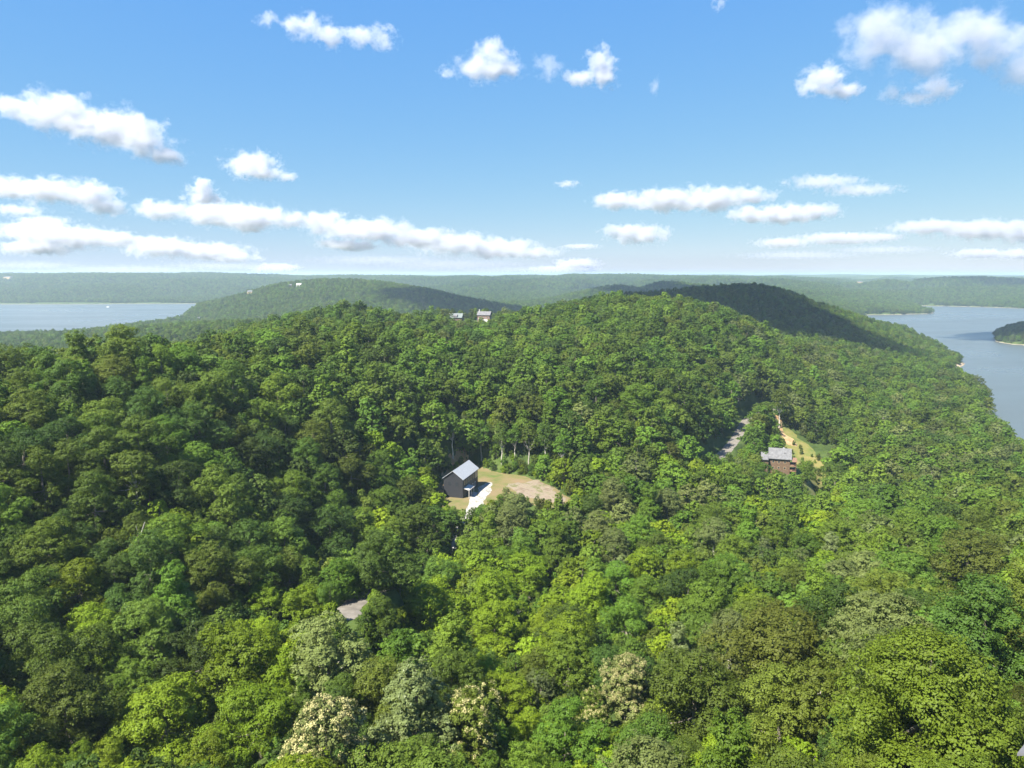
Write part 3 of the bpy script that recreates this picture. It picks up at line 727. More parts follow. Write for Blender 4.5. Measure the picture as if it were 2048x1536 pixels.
# pixel centre of what shows of each tree
ys_, xs_ = np.mgrid[0:H_, 0:W_]; fl_ = ib.ravel(); okp = fl_ >= 0
cntp = np.bincount(fl_[okp], minlength=len(T)); su = np.bincount(fl_[okp], xs_.ravel()[okp] * 4., minlength=len(T)) / np.maximum(cntp, 1); sv = np.bincount(fl_[okp], ys_.ravel()[okp] * 4., minlength=len(T)) / np.maximum(cntp, 1)
# ------------------------------------------------------------------ build the single trees
COLWORD = {'lime': 'yellow green', 'fresh': 'fresh green', 'mid': 'mid green', 'dark': 'dark green', 'olive': 'olive green', 'bronze': 'brownish green', 'silver': 'grey green'}
FORMWORD = {'round': 'rounded', 'cone': 'pointed', 'spread': 'spreading'}
MARKS = [('the grey road patch', 712, 1238), ('the black house', 920, 965), ('the log cabin', 1558, 920), ('the broad bright tree at lower right', 1850, 1390),
         ('the tall cream flowering tree', 1250, 1370), ('the bottom cream flowering tree', 655, 1490), ('the leaning bare trunk', 280, 1090),
         ('the grey green tree with forked stems', 645, 1310), ('the bare lot beside the black house', 1070, 975), ('the pale silvery valley tree', 1245, 1140),
         ('the pair of dead trunks', 752, 910), ('the top of the left slope', 150, 700)]
ORD = ['nearest', 'second nearest', 'third nearest', 'fourth nearest', 'fifth nearest', 'sixth nearest', 'seventh nearest', 'eighth nearest', 'ninth nearest', 'tenth nearest']
def auto_labels():
    buck = {}
    for i in chosen:
        if T[i][5] >= 0: continue
        u, v = su[i], sv[i]; dd = [math.hypot(u - a, (v - b) * 1.2) for _, a, b in MARKS]; k = int(np.argmin(dd)); nm, a, b = MARKS[k]
        du, dv = u - a, v - b
        side = ('right of' if du > 0 else 'left of') if abs(du) > 1.2 * abs(dv) else ('above' if dv < 0 else 'below')
        col_, Hh, Rr, form, lb = FORMS[T[i][2]]
        buck.setdefault((col_, form, side, k), []).append((dd[k], i))
    out = {}
    for (col_, form, side, k), lst in buck.items():
        lst.sort()
        for r_, (d, i) in enumerate(lst):
            o_ = ORD[r_] if r_ < len(ORD) else 'far'
            out[i] = f'{o_} {FORMWORD[form]} {COLWORD[col_]} tree {side} {MARKS[k][0]}' if len(lst) > 1 else f'lone {FORMWORD[form]} {COLWORD[col_]} tree {side} {MARKS[k][0]}'
    return out
AUTO = auto_labels()
dist = np.hypot(arr[:, 0], arr[:, 1])
# one of every kind, taken from the farthest chosen, carries the lighter leaf mesh that the woods behind repeat
MIDSRC = {}
def place_word(i):
    u, v = pu[i], pv_[i]; dd = [math.hypot(u - a, (v - b) * 1.2) for _, a, b in MARKS]; k = int(np.argmin(dd)); nm, a, b = MARKS[k]
    return f'{"above" if v < b else "below"} and {"right" if u > a else "left"} of {nm}'
for k_ in KEYS:
    c_ = [i for i in chosen if T[i][2] == k_ and T[i][5] < 0 and dist[i] > 165]
    if not c_: 
        c_ = [i for i in range(len(SPECIAL), len(T)) if T[i][2] == k_ and 165 < dist[i] < 420 and abs(pu[i] - 1024) < 1000][:1]; single.add(c_[0]); chosen.append(c_[0]); AUTO[c_[0]] = f'{FORMWORD[FORMS[k_][3]]} {COLWORD[FORMS[k_][0]]} tree {place_word(c_[0])}'
    MIDSRC[k_] = max(c_, key=lambda i: dist[i])
NAMES = {'lime': 'broadleaf_tree'}
MIDOBJ = {}
for i in sorted(chosen, key=lambda i: dist[i]):
    x, y, kind, s, rot, sp = T[i]
    blossom = None
    if sp >= 0 and kind not in FORMS:
        me, tk, Hh, Rr, blossom, col_ = special_model(kind, sp)
    elif MIDSRC.get(kind) == i or (dist[i] > 290 and sp < 0): me, tk, Hh, Rr, col_ = MID[kind]
    else: me, tk, Hh, Rr, col_ = HI[kind]
    root = empty('flowering_tree' if blossom else 'broadleaf_tree', (x, y, float(ground(x, y))), rot)
    hs = s if sp < 0 else s
    root.scale = (s, s, s ** 0.75 * rng.uniform(0.94, 1.08))
    tag(root, SPECIAL[sp][4] if sp >= 0 else AUTO[i], 'tree', 'cream flowering trees' if blossom else 'broadleaf trees of the near woods')
    co = link('crown', me, None, root); to = link('trunk', tk, None, root)
    if blossom: link('blossoms', blossom, None, root)
    if MIDSRC.get(kind) == i: MIDOBJ[kind] = (co, to)

# ------------------------------------------------------------------ all the other trees: one mass of woods
px_, py_, pz_, pk_, pr_, ps_ = [], [], [], [], [], []
def addp(x, y, z, k, r, s): px_.append(x); py_.append(y); pz_.append(z); pk_.append(k); pr_.append(r); ps_.append(s)
for i, t_ in enumerate(T):
    if i in single: continue
    addp(t_[0], t_[1], float(ground(t_[0], t_[1])) - 0.2, KEYS.index(t_[2]), t_[4], t_[3])
for x, y, k_, s, r_ in UND: addp(x, y, float(ground(x, y)) - 0.5, KEYS.index(k_), r_, s)
PX, PY, PZ, PK, PR, PS = [np.array(a) for a in (px_, py_, pz_, pk_, pr_, ps_)]
fk = [k for k in KEYS if FORMS[k][0] in ('fresh', 'mid', 'dark', 'olive', 'silver')]
wk = np.array([{'fresh': .42, 'mid': .42, 'dark': .10, 'olive': .14, 'silver': .03}[FORMS[k][0]] / len(byc[FORMS[k][0]]) for k in fk]); wk /= wk.sum()
for xs, ys, zz, ss in FAR:
    m = len(xs); kk = np.array([KEYS.index(k) for k in fk])[rng.choice(len(fk), m, p=wk)]
    PX = np.concatenate([PX, xs]); PY = np.concatenate([PY, ys]); PZ = np.concatenate([PZ, zz - 0.5]); PK = np.concatenate([PK, kk]); PR = np.concatenate([PR, rng.uniform(0, 6.28, m)]); PS = np.concatenate([PS, ss])
fm = bpy.data.meshes.new('woods'); fm.vertices.add(len(PX)); fm.vertices.foreach_set('co', np.stack([PX, PY, PZ], -1).astype(np.float32).ravel())
for nm, ty, dat in (('kind_index', 'INT', PK.astype(np.int32)), ('turn', 'FLOAT', PR.astype(np.float32)), ('size', 'FLOAT', PS.astype(np.float32))):
    a = fm.attributes.new(nm, ty, 'POINT'); a.data.foreach_set('value', dat)
fm.update()
woods = link('woods', fm); tag(woods, kind='stuff')
ng = bpy.data.node_groups.new('woods_instances', 'GeometryNodeTree')
ng.interface.new_socket('Geometry', in_out='INPUT', socket_type='NodeSocketGeometry'); ng.interface.new_socket('Geometry', in_out='OUTPUT', socket_type='NodeSocketGeometry')
gi = ng.nodes.new('NodeGroupInput'); go = ng.nodes.new('NodeGroupOutput'); jn = ng.nodes.new('GeometryNodeJoinGeometry'); ng.links.new(jn.outputs[0], go.inputs[0])
def named(nm, ty):
    q = ng.nodes.new('GeometryNodeInputNamedAttribute'); q.data_type = ty; q.inputs[0].default_value = nm; return q.outputs[0]
ki, tu, si = named('kind_index', 'INT'), named('turn', 'FLOAT'), named('size', 'FLOAT')
cx3 = ng.nodes.new('ShaderNodeCombineXYZ'); ng.links.new(tu, cx3.inputs[2]); cs3 = ng.nodes.new('ShaderNodeCombineXYZ')
for j in range(2): ng.links.new(si, cs3.inputs[j])
pw = ng.nodes.new('ShaderNodeMath'); pw.operation = 'POWER'; pw.inputs[1].default_value = 0.75; ng.links.new(si, pw.inputs[0]); ng.links.new(pw.outputs[0], cs3.inputs[2])
for ix, k_ in enumerate(KEYS):
    cmpn = ng.nodes.new('FunctionNodeCompare'); cmpn.data_type = 'INT'; cmpn.operation = 'EQUAL'; ng.links.new(ki, cmpn.inputs[2]); cmpn.inputs[3].default_value = ix
    iop = ng.nodes.new('GeometryNodeInstanceOnPoints'); ng.links.new(gi.outputs[0], iop.inputs['Points']); ng.links.new(cmpn.outputs[0], iop.inputs['Selection'])
    j2 = ng.nodes.new('GeometryNodeJoinGeometry')
    for ob in MIDOBJ[k_]:
        oi = ng.nodes.new('GeometryNodeObjectInfo'); oi.transform_space = 'ORIGINAL'; oi.inputs['Object'].default_value = ob; oi.inputs['As Instance'].default_value = True
        ng.links.new(oi.outputs['Geometry'], j2.inputs[0])
    ng.links.new(j2.outputs[0], iop.inputs['Instance']); ng.links.new(cx3.outputs[0], iop.inputs['Rotation']); ng.links.new(cs3.outputs[0], iop.inputs['Scale'])
    ng.links.new(iop.outputs[0], jn.inputs[0])
md = woods.modifiers.new('woods', 'NODES'); md.node_group = ng
print('woods points', len(PX))

# ------------------------------------------------------------------ roads, lot, clearings as sheets just above the ground
def sheet(name, poly, mat, step=1.0, lift=0.12, edge=1.2, seed=0):
    """sheet draped on the ground inside an outline, with an uneven border"""
    P = np.array(poly); x0, y0 = P.min(0) - 1; x1, y1 = P.max(0) + 1
    nx, ny = int((x1 - x0) / step) + 2, int((y1 - y0) / step) + 2
    X, Y = np.meshgrid(x0 + np.arange(nx) * step, y0 + np.arange(ny) * step)
    d = np.where(in_poly(X, Y, poly), 1, -1) * poly_dist(X, Y, poly) + fbm(X / 5, Y / 5, 70 + seed, 3) * edge
    Z = ground(X, Y) + np.clip(d * 0.15, -0.35, lift) + 0.02
    vi = np.arange(nx * ny).reshape(ny, nx); qd = np.stack([vi[:-1, :-1], vi[:-1, 1:], vi[1:, 1:], vi[1:, :-1]], -1).reshape(-1, 4)
    qd = qd[(d.ravel()[qd] > -1.0).any(1)]; used = np.unique(qd); rm = -np.ones(nx * ny, int); rm[used] = np.arange(len(used))
    o = link(name, mesh_np(name, np.stack([X, Y, Z], -1).reshape(-1, 3)[used], rm[qd], smooth=True), mat); tag(o, kind='structure'); return o
def ribbon(name, path, width, mat, lift=0.1, seed=0):
    P = np.array([p_[:2] for p_ in path]); seg = np.hypot(*np.diff(P, axis=0).T); t = np.concatenate([[0], np.cumsum(seg)]); tt = np.linspace(0, t[-1], int(t[-1] / 1.0) + 2)
    cx = np.interp(tt, t, P[:, 0]); cyy = np.interp(tt, t, P[:, 1]); tx = np.gradient(cx); ty = np.gradient(cyy); L = np.hypot(tx, ty); nx_, ny_ = -ty / L, tx / L
    offs = np.linspace(-0.5, 0.5, 7); V = []
    for o_ in offs:
        wj = width * (1 + 0.10 * fbm(tt / 4, np.full_like(tt, o_ > 0), 80 + seed, 2)); X = cx + nx_ * o_ * wj; Y = cyy + ny_ * o_ * wj
        V.append(np.stack([X, Y, ground(X, Y) + lift - 0.10 * (abs(o_) > 0.45)], -1))
    V = np.stack(V, 1); n1, n2 = V.shape[:2]; vi = np.arange(n1 * n2).reshape(n1, n2)
    qd = np.stack([vi[:-1, :-1], vi[:-1, 1:], vi[1:, 1:], vi[1:, :-1]], -1).reshape(-1, 4)
    o = link(name, mesh_np(name, V.reshape(-1, 3), qd, smooth=True), mat); tag(o, kind='structure'); return o
ribbon('road', ROAD_A, 5.4, ASPHALT, seed=1); ribbon('road', ROAD_B, 6.2, ASPHALT, seed=2)
GRASSLOT = noise_mat('patchy_lot_grass', (0.165, 0.115, 0.066), (0.135, 0.112, 0.046), 0.10, 0.95, c3=(0.068, 0.095, 0.017), detail=7)
MEADOW = noise_mat('meadow', (0.165, 0.135, 0.045), (0.125, 0.125, 0.03), 0.14, 0.95, c3=(0.07, 0.10, 0.02), detail=8)
DIRT = noise_mat('stony_dirt', (0.125, 0.096, 0.066), (0.20, 0.16, 0.12), 0.35, 0.95, c3=(0.10, 0.10, 0.04), detail=8, bump=0.6, bscale=2.5)
ORANGE = noise_mat('orange_clay', (0.25, 0.15, 0.07), (0.36, 0.25, 0.13), 0.3, 0.95, detail=7)
MOWN = noise_mat('mown_grass', (0.13, 0.13, 0.04), (0.09, 0.12, 0.03), 0.2, 0.95, detail=6)
sheet('grassy_lot', LOT, GRASSLOT, lift=0.10, seed=1)
sheet('stony_slope', zpoly([(1010,965),(1048,962),(1075,960),(1098,970),(1135,1000),(1120,1008),(1085,1000),(1060,998),(1030,985)], 36), DIRT, lift=0.22, edge=3.5, seed=2)
sheet('clay_bank', zpoly([(880,965),(895,935),(915,925),(930,922),(925,935),(905,948),(893,985)], 38), ORANGE, lift=0.22, seed=3)
sheet('white_gravel_yard', zpoly([(951,975),(965,966),(982,962),(990,968),(978,985),(968,1000),(960,1012),(950,1018),(944,1010),(952,992)], 36), GRAVELW, lift=0.30, edge=2.0, seed=4)
ribbon('gravel_drive', DRIVE, 3.4, GRAVELW, lift=0.16, seed=3)
sheet('meadow_clearing', CLEARING, MEADOW, lift=0.12, edge=2.5, seed=5)
sheet('clay_bank', zpoly([(1548,836),(1560,838),(1572,850),(1592,852),(1600,858),(1575,858),(1556,850)], 28), ORANGE, lift=0.2, edge=0.8, seed=6)
sheet('mown_strip', STRIP, MOWN, lift=0.12, edge=1.5, seed=7)
sheet('sandy_bank', [tuple(at_z(u, v)[:2]) for u, v in ((1902,735),(1915,729),(1930,726),(1932,731),(1912,737))], SANDM, lift=0.5, step=2, edge=1, seed=10)
sheet('sandy_bank', [tuple(at_z(u, v)[:2]) for u, v in ((1964,831),(1975,824),(1984,818),(1985,826),(1972,834))], SANDM, lift=0.5, step=1.5, edge=1, seed=11)
sheet('clay_bank', BANK, ORANGE, lift=0.14, edge=2, seed=8)

# ------------------------------------------------------------------ houses
BLACKS = plain('black_siding', (0.022, 0.023, 0.028), 0.6); METALROOF = plain('light_metal_roof', (0.30, 0.31, 0.325), 0.42, metal=0.0, var=0.06)
GREYROOF = noise_mat('grey_shingle', (0.10, 0.10, 0.105), (0.145, 0.145, 0.15), 0.8, 0.9); LOG = noise_mat('log_wall', (0.085, 0.054, 0.034), (0.145, 0.094, 0.058), 1.5, 0.8)
DECKW = noise_mat('deck_wood', (0.13, 0.074, 0.046), (0.19, 0.11, 0.07), 2, 0.8); WHITEP = plain('white_paint', (0.58, 0.57, 0.55), 0.6, var=0.04); TAN = plain('tan_siding', (0.45, 0.33, 0.20), 0.7)
GLASS = plain('window_glass', (0.03, 0.035, 0.04), 0.12, spec=0.6); CONC = plain('concrete', (0.42, 0.40, 0.37), 0.9); BRICKC = noise_mat('red_brown_wall', (0.14, 0.085, 0.065), (0.20, 0.13, 0.10), 0.7, 0.85)
DARKROOF = noise_mat('dark_shingle', (0.10, 0.10, 0.11), (0.16, 0.155, 0.16), 0.8, 0.9); GREENROOF = plain('pale_green_roof', (0.12, 0.14, 0.135), 0.7)
BOUNCEGREY = plain('bounce_grey_siding', (0.085, 0.08, 0.065), 0.8, var=0.25)  # black siding again, with ground bounce light put into the colour

def window(parent, mat_frame, c, sx, sz, nrm):
    """framed window on a wall facing nrm ('x', 'X', 'y', 'Y'), centre c on the wall face"""
    x, y, z = c; fr = MB(); gl = MB(); t = 0.10
    sgn = 1 if nrm in 'XY' else -1
    def bx(m, a0, a1, z0, z1, d0, d1):
        lo, hi = sorted((sgn * d0, sgn * d1))
        if nrm in 'xX': m.box(x + lo, x + hi, y + a0, y + a1, z + z0, z + z1)
        else: m.box(x + a0, x + a1, y + lo, y + hi, z + z0, z + z1)
    h, k = sx / 2, sz / 2
    bx(fr, -h, -h + t, -k, k, 0.003, .08); bx(fr, h - t, h, -k, k, 0.003, .08); bx(fr, -h + t, h - t, k - t, k, 0.003, .08); bx(fr, -h + t, h - t, -k, -k + t, 0.003, .08)
    bx(gl, -h + t, h - t, -k + t, k - t, 0.004, .045)
    f = fr.build('window', mat_frame, parent); gl.build('pane', GLASS, f); return f
def gable_roof(wd, ln, z, rise, over, th=0.22):
    """two slopes over a body centred on x, from y=0 to ln"""
    hw = wd / 2; k = rise / hw; e = hw + over
    prof = [(-e, z - over * k), (0, z + rise), (e, z - over * k), (e, z - over * k + th), (0, z + rise + th), (-e, z - over * k + th)]
    return MB().prism(prof, -over, ln + over)
def gable_body(wd, ln, z0, z, rise): hw = wd / 2; return MB().prism([(-hw, z0), (hw, z0), (hw, z - 0.02), (0, z + rise - 0.03), (-hw, z - 0.02)], 0, ln)

# black house, gable towards the camera, right side with porch
hb = empty('black_house', (-23.69, 285, 35.7), -R(17.23)); tag(hb, 'black two storey gabled house with pale metal roof beside the bare lot', 'house')
wdt, lng = 8.2, 17.8
gable_body(wdt, lng, -2.5, 8.0, 3.0).build('wall', BLACKS, hb)
gable_roof(wdt, lng, 8.0, 3.0, 0.45).build('roof', METALROOF, hb)
m = MB()
m.box(wdt / 2 + .003, wdt / 2 + .06, 0.5, lng - 3.8, 0.1, 7.7); m.build('side_bounce_tone', BOUNCEGREY, hb)  # paler sheet over the black side wall, painted for light bounced off the ground
m = MB(); m.box(wdt / 2 + .003, wdt / 2 + .07, lng - 3.6, lng - 0.2, 4.6, 7.6); o = m.build('balcony_opening', TAN, hb)
for yy, zz, sx, sz in ((2.0, 6.0, 1.1, 1.7), (4.4, 6.0, 1.1, 1.7), (7.0, 6.0, 1.1, 1.7), (9.6, 6.0, 1.1, 1.7), (12.2, 6.0, 1.0, 1.7), (8.6, 2.2, 1.2, 1.9), (11.4, 2.2, 1.2, 1.9), (14.2, 2.2, 1.2, 1.9)):
    window(hb, WHITEP if zz < 3 else TAN, (wdt / 2 + .06, yy, zz), sx, sz, 'X')
window(hb, BLACKS, (-1.6, 0, 5.8), 1.2, 1.6, 'y'); window(hb, BLACKS, (1.6, 0, 5.8), 1.2, 1.6, 'y'); window(hb, BLACKS, (0, 0, 9.0), 0.9, 1.0, 'y')
m = MB(); m.prism([(wdt / 2 + .08, 3.9), (wdt / 2 + 2.6, 3.3), (wdt / 2 + 2.6, 3.5), (wdt / 2 + .08, 4.15)], 0.6, 6.6); m.build('porch_roof', CONC, hb)
for yy in (0.8, 3.6, 6.3): MB().box(wdt / 2 + 2.3, wdt / 2 + 2.5, yy - .1, yy + .1, -0.2, 3.28).build('porch_post', CONC, hb)
MB().box(wdt / 2 + .08, wdt / 2 + 3.2, -0.8, 7.4, -2.0, 0.05).build('porch_slab', CONC, hb)
MB().box(wdt / 2 + .07, wdt / 2 + .13, 4.4, 6.2, 0.06, 2.5).build('door', BLACKS, hb)
m = MB(); m.box(-0.45, 0.45, 12.5, 13.4, 9.6, 12.0); 

# log cabin with decks
z0 = float(ground(150, 398)) + 1.4
hc = empty('log_cabin', (144.5, 399.5, z0), R(0)); tag(hc, 'brown log cabin with grey roof and stacked timber decks below the meadow', 'house')
hc.rotation_euler = (0, 0, -R(107)); hc.scale = (0.92, 0.92, 0.95)
# local: y runs along the ridge towards the right of the picture, -x faces away, +x faces the camera
def cab(n_, m_, mat): return m_.build(n_, mat, hc)
cab('wall', gable_body(10.5, 11.5, -4.5, 8.2, 4.4), LOG)
cab('roof', gable_roof(10.5, 11.5, 8.2, 4.4, 0.9), GREYROOF)
cab('wing_wall', MB().box(-4.5, 7.5, -4.6, -0.9, -4.5, 7.0), LOG)
cab('wing_roof', MB().prism([(-5.2, 7.0), (1.5, 10.0), (8.4, 7.0), (8.4, 7.25), (1.5, 10.25), (-5.2, 7.25)], -5.2, -0.95), GREYROOF)
for k in range(2):
    zf = 0.9 + 3.0 * k
    cab('deck', MB().box(-3.0, 7.6, 11.55, 15.0, zf, zf + 0.22), DECKW)
    rl = MB()
    rl.box(-3.0, 7.6, 14.86, 14.98, zf + 1.15, zf + 1.27); rl.box(7.48, 7.6, 11.6, 14.86, zf + 1.15, zf + 1.27); rl.box(-3.0, -2.88, 11.6, 14.86, zf + 1.15, zf + 1.27)
    for t in np.arange(-2.8, 7.5, 0.55): rl.box(t, t + 0.07, 14.88, 14.96, zf + 0.22, zf + 1.15)
    for t in np.arange(11.8, 14.8, 0.55): rl.box(7.50, 7.58, t, t + 0.07, zf + 0.22, zf + 1.15)
    cab('deck_railing', rl, DECKW)
for xx in (-2.8, 1.0, 4.6, 7.3): cab('deck_post', MB().box(xx - .12, xx + .12, 14.6, 14.84, -5, 6.6), DECKW)
cab('deck_roof', MB().prism([(-3.2, 6.7), (2.2, 8.0), (7.8, 6.7), (7.8, 6.85), (2.2, 8.15), (-3.2, 6.85)], 11.6 + .9, 15.3), DECKW)
for xx, zz in ((-2.4, 6.4), (0, 6.4), (2.4, 6.4), (0, 9.4), (2.8, 3.0), (-2, 3.0)): window(hc, TAN, (xx, 11.5, zz), 1.7, 1.8, 'Y')
for yy in (2, 5.2, 8.6): window(hc, TAN, (5.25, yy, 5.6), 1.3, 1.4, 'X'); window(hc, TAN, (5.25, yy, 2.2), 1.3, 1.4, 'X')
cab('chimney', MB().box(-1.2, -0.3, 7.5, 8.4, 10.0, 13.0), CONC)
for yy in (8.2, 9.0): cab('roof_pipe', MB().tube([(3.0, yy, 9.0), (3.0, yy, 10.9)], [.12, .12], 6), BLACKS)

# two houses on the ridge
def ridge_house(name, P, rz, wd, ln, eave, rise, wall, roof, label, porch):
    h = empty(name, (P[0], P[1], float(ground(P[0], P[1])) - 0.3), rz); tag(h, label, 'house')
    gable_body(wd, ln, -2, eave, rise).build('wall', wall, h); gable_roof(wd, ln, eave, rise, 0.7).build('roof', roof, h)
    for yy in np.linspace(2, ln - 2, 4):
        for zz in (1.7, 4.6):
            if zz + 1 < eave: window(h, WHITEP, (wd / 2, yy, zz), 1.3, 1.5, 'X')
    for xx in (-2, 2): window(h, WHITEP, (xx, ln, 4.0), 1.5, 1.8, 'Y')
    return h
A1 = at(957, 640, 772); h1 = ridge_house('ridge_house', A1, -R(100), 10, 13, 7.5, 3.2, BRICKC, DARKROOF, 'reddish brown two storey house with dark roof on the distant wooded ridge', True)
MB().box(5.02, 7.5, 1.0, 5.0, 3.0, 3.3).build('porch_roof', WHITEP, h1); MB().box(5.02, 7.2, 5.5, 12, -1, 2.7).build('garage', WHITEP, h1); MB().box(-0.5, 0.5, 0.6, 1.6, 9.5, 13.0).build('chimney', CONC, h1)
A2 = at(899, 643, 770); h2 = ridge_house('ridge_house', A2, -R(98), 11, 14, 5.0, 3.8, LOG, GREENROOF, 'low brown house with pale roof and dormer left on the distant ridge', False)
MB().prism([(2.6, 5.6), (2.6, 8.2), (6.0, 6.8), (6.0, 5.2)], 5.5, 9.5).build('dormer', DARKROOF, h2)  # dormer block given a dark colour in place of a shadow gap
# clay patch below it
sheet('clay_bank', [tuple(at(u, v, Y)[:2]) for u, v, Y in ((903,646,752),(918,646,752),(916,640,764),(905,640,764))], ORANGE, lift=0.4, step=1.5, seed=9)
# small far houses
def far_house(P, rz, wd, ln, eave, rise, wall, roof, label, lift=4):
    h = empty('far_house', (P[0], P[1], float(ground(P[0], P[1])) + lift), rz); tag(h, label, 'house', 'small houses on the far hills')
    gable_body(wd, ln, -8, eave, rise).build('wall', wall, h); gable_roof(wd, ln, eave, rise, 0.6).build('roof', roof, h)
    for yy in np.linspace(2.5, ln - 2.5, 3): window(h, TAN, (wd / 2, yy, eave * 0.55), 1.8, 2.0, 'X')
for (u, v, Y, L, e, lab, wl, rf) in ((496, 583, 1945, 15, 9, 'pinkish white house on the left shoulder of the rounded hill', TAN, GREYROOF), (594, 568, 1960, 13, 7, 'small white roofed house near the top of the rounded hill', WHITEP, WHITEP),
     (578, 569, 1950, 8, 6, 'tiny white house left of the white roofed one on the rounded hill', TAN, GREYROOF), (1293, 612, 655, 7, 7, 'pale roofed house among the trees of the central hilltop', TAN, METALROOF),
     (12, 561, 4150, 40, 14, 'long pale building far off on the left skyline', TAN, GREYROOF), (1715, 559, 4000, 25, 14, 'white building far off on the right skyline', TAN, GREYROOF), (395, 634, 1900, 10, 5, 'small tan lakeside house at the foot of the rounded hill', TAN, GREYROOF)):
    far_house(at(u, v, Y) if Y > 3000 or Y < 1000 else hit(u, v + 3, 9.0), -R(95), L * 0.8, L, e, 3, wl, rf, lab)
# grey roof corner at the lower right edge
P = at(2034, 1511, 47); hr = empty('near_house', (P[0] + 4.6 * math.cos(R(50)) + 0.6 * math.sin(R(50)), P[1] - 4.6 * math.sin(R(50)) + 0.6 * math.cos(R(50)), P[2] - 4.7), -R(50)); tag(hr, 'grey roof corner of a house cut off in the bottom right corner', 'house')
gable_body(8, 10, -6, 5, 2.2).build('wall', TAN, hr); gable_roof(8, 10, 5, 2.2, 0.6).build('roof', DARKROOF, hr)
# boat on the left lake
P = at_z(216, 614.5, 0); bt = empty('boat', (P[0], P[1], 0.0), R(80)); tag(bt, 'small white houseboat on the left lake near the far shore', 'boat')
MB().prism([(-2.2, 0.2), (-1.7, -0.4), (1.7, -0.4), (2.2, 0.2), (2.2, 0.9), (-2.2, 0.9)], -8, 8).build('hull', WHITEP, bt); MB().box(-1.9, 1.9, -5.5, 4, .905, 3.2).build('cabin', WHITEP, bt); MB().box(-2.1, 2.1, -6.5, 5, 3.205, 3.4).build('roof', GREYROOF, bt)

# ------------------------------------------------------------------ dead and bare trees
def dead(u, v, Hm, seed, label, lean=(0, 0), spread=0.55, kids=3, depth=4, r0=.18, Y=None, mat=None):
    P = hit(u, v, 0.5) if Y is None else at(u, v, Y); o = empty('dead_tree', (P[0], P[1], float(ground(P[0], P[1])) - 0.3 if Y is None else P[2]), rng.uniform(0, 6)); tag(o, label, 'tree', 'dead and bare trees')
    o.rotation_euler = (lean[0], lean[1], o.rotation_euler[2])
    link('bare_branches', twig_tree(seed, Hm, spread, depth, kids=kids, r0=r0), mat or DEADWOOD, o)
P = hit(268, 1122, 1.0); o = empty('bare_trunk', (P[0], P[1], float(ground(P[0], P[1])) - .5)); tag(o, 'leaning bare pale trunk standing in the dark hollow on the left slope', 'tree')
MB().tube([(0, 0, 0), (0.7, 0.2, 3.5), (1.7, 0.3, 7), (3.0, 0.4, 10.5)], [.26, .22, .18, .10], 7).build('trunk', PALEBARK, o)
MB().tube([(1.7, 0.3, 7), (1.2, 0.2, 8.6), (1.1, 0, 9.8)], [.1, .07, .03], 5).build('limb', PALEBARK, o)
dead(338, 1092, 8, 5, 'bare grey dead tree with fanned twigs right of the leaning trunk', lean=(0.0, 0.5), spread=0.5)
dead(735, 960, 15, 6, 'tall dead trunk with bare branches, left one of the pair on the left slope', spread=0.35, kids=2)
dead(762, 985, 11, 8, 'shorter leaning dead trunk, right one of the pair on the left slope', lean=(0, .3), spread=0.45)
dead(1305, 1215, 7, 9, 'tangle of brown dead twigs under a green crown in the valley', spread=0.75, mat=BARK)
dead(1052, 1262, 9, 10, 'thin dead brown tree standing in the lower valley', spread=0.6)
for i, (u, v) in enumerate(((1625, 688), (1640, 690), (1655, 692))): dead(u, v, 16, 20 + i, ['leftmost', 'middle', 'rightmost'][i] + ' of three pale bare trees below the shaded hill', Y=None, depth=4, r0=.3)
dead(1750, 712, 15, 25, 'pale bare tree on the right slope above the lake', r0=.3); dead(1808, 952, 9, 26, 'pale bare spreading tree low on the right slope', spread=.7, r0=.25)
dead(2030, 950, 11, 27, 'bare grey tree at the right edge by the lake', spread=.6, r0=.25); dead(1795, 790, 12, 28, 'grey leafless tree in the middle of the right slope', spread=.6, r0=.25)

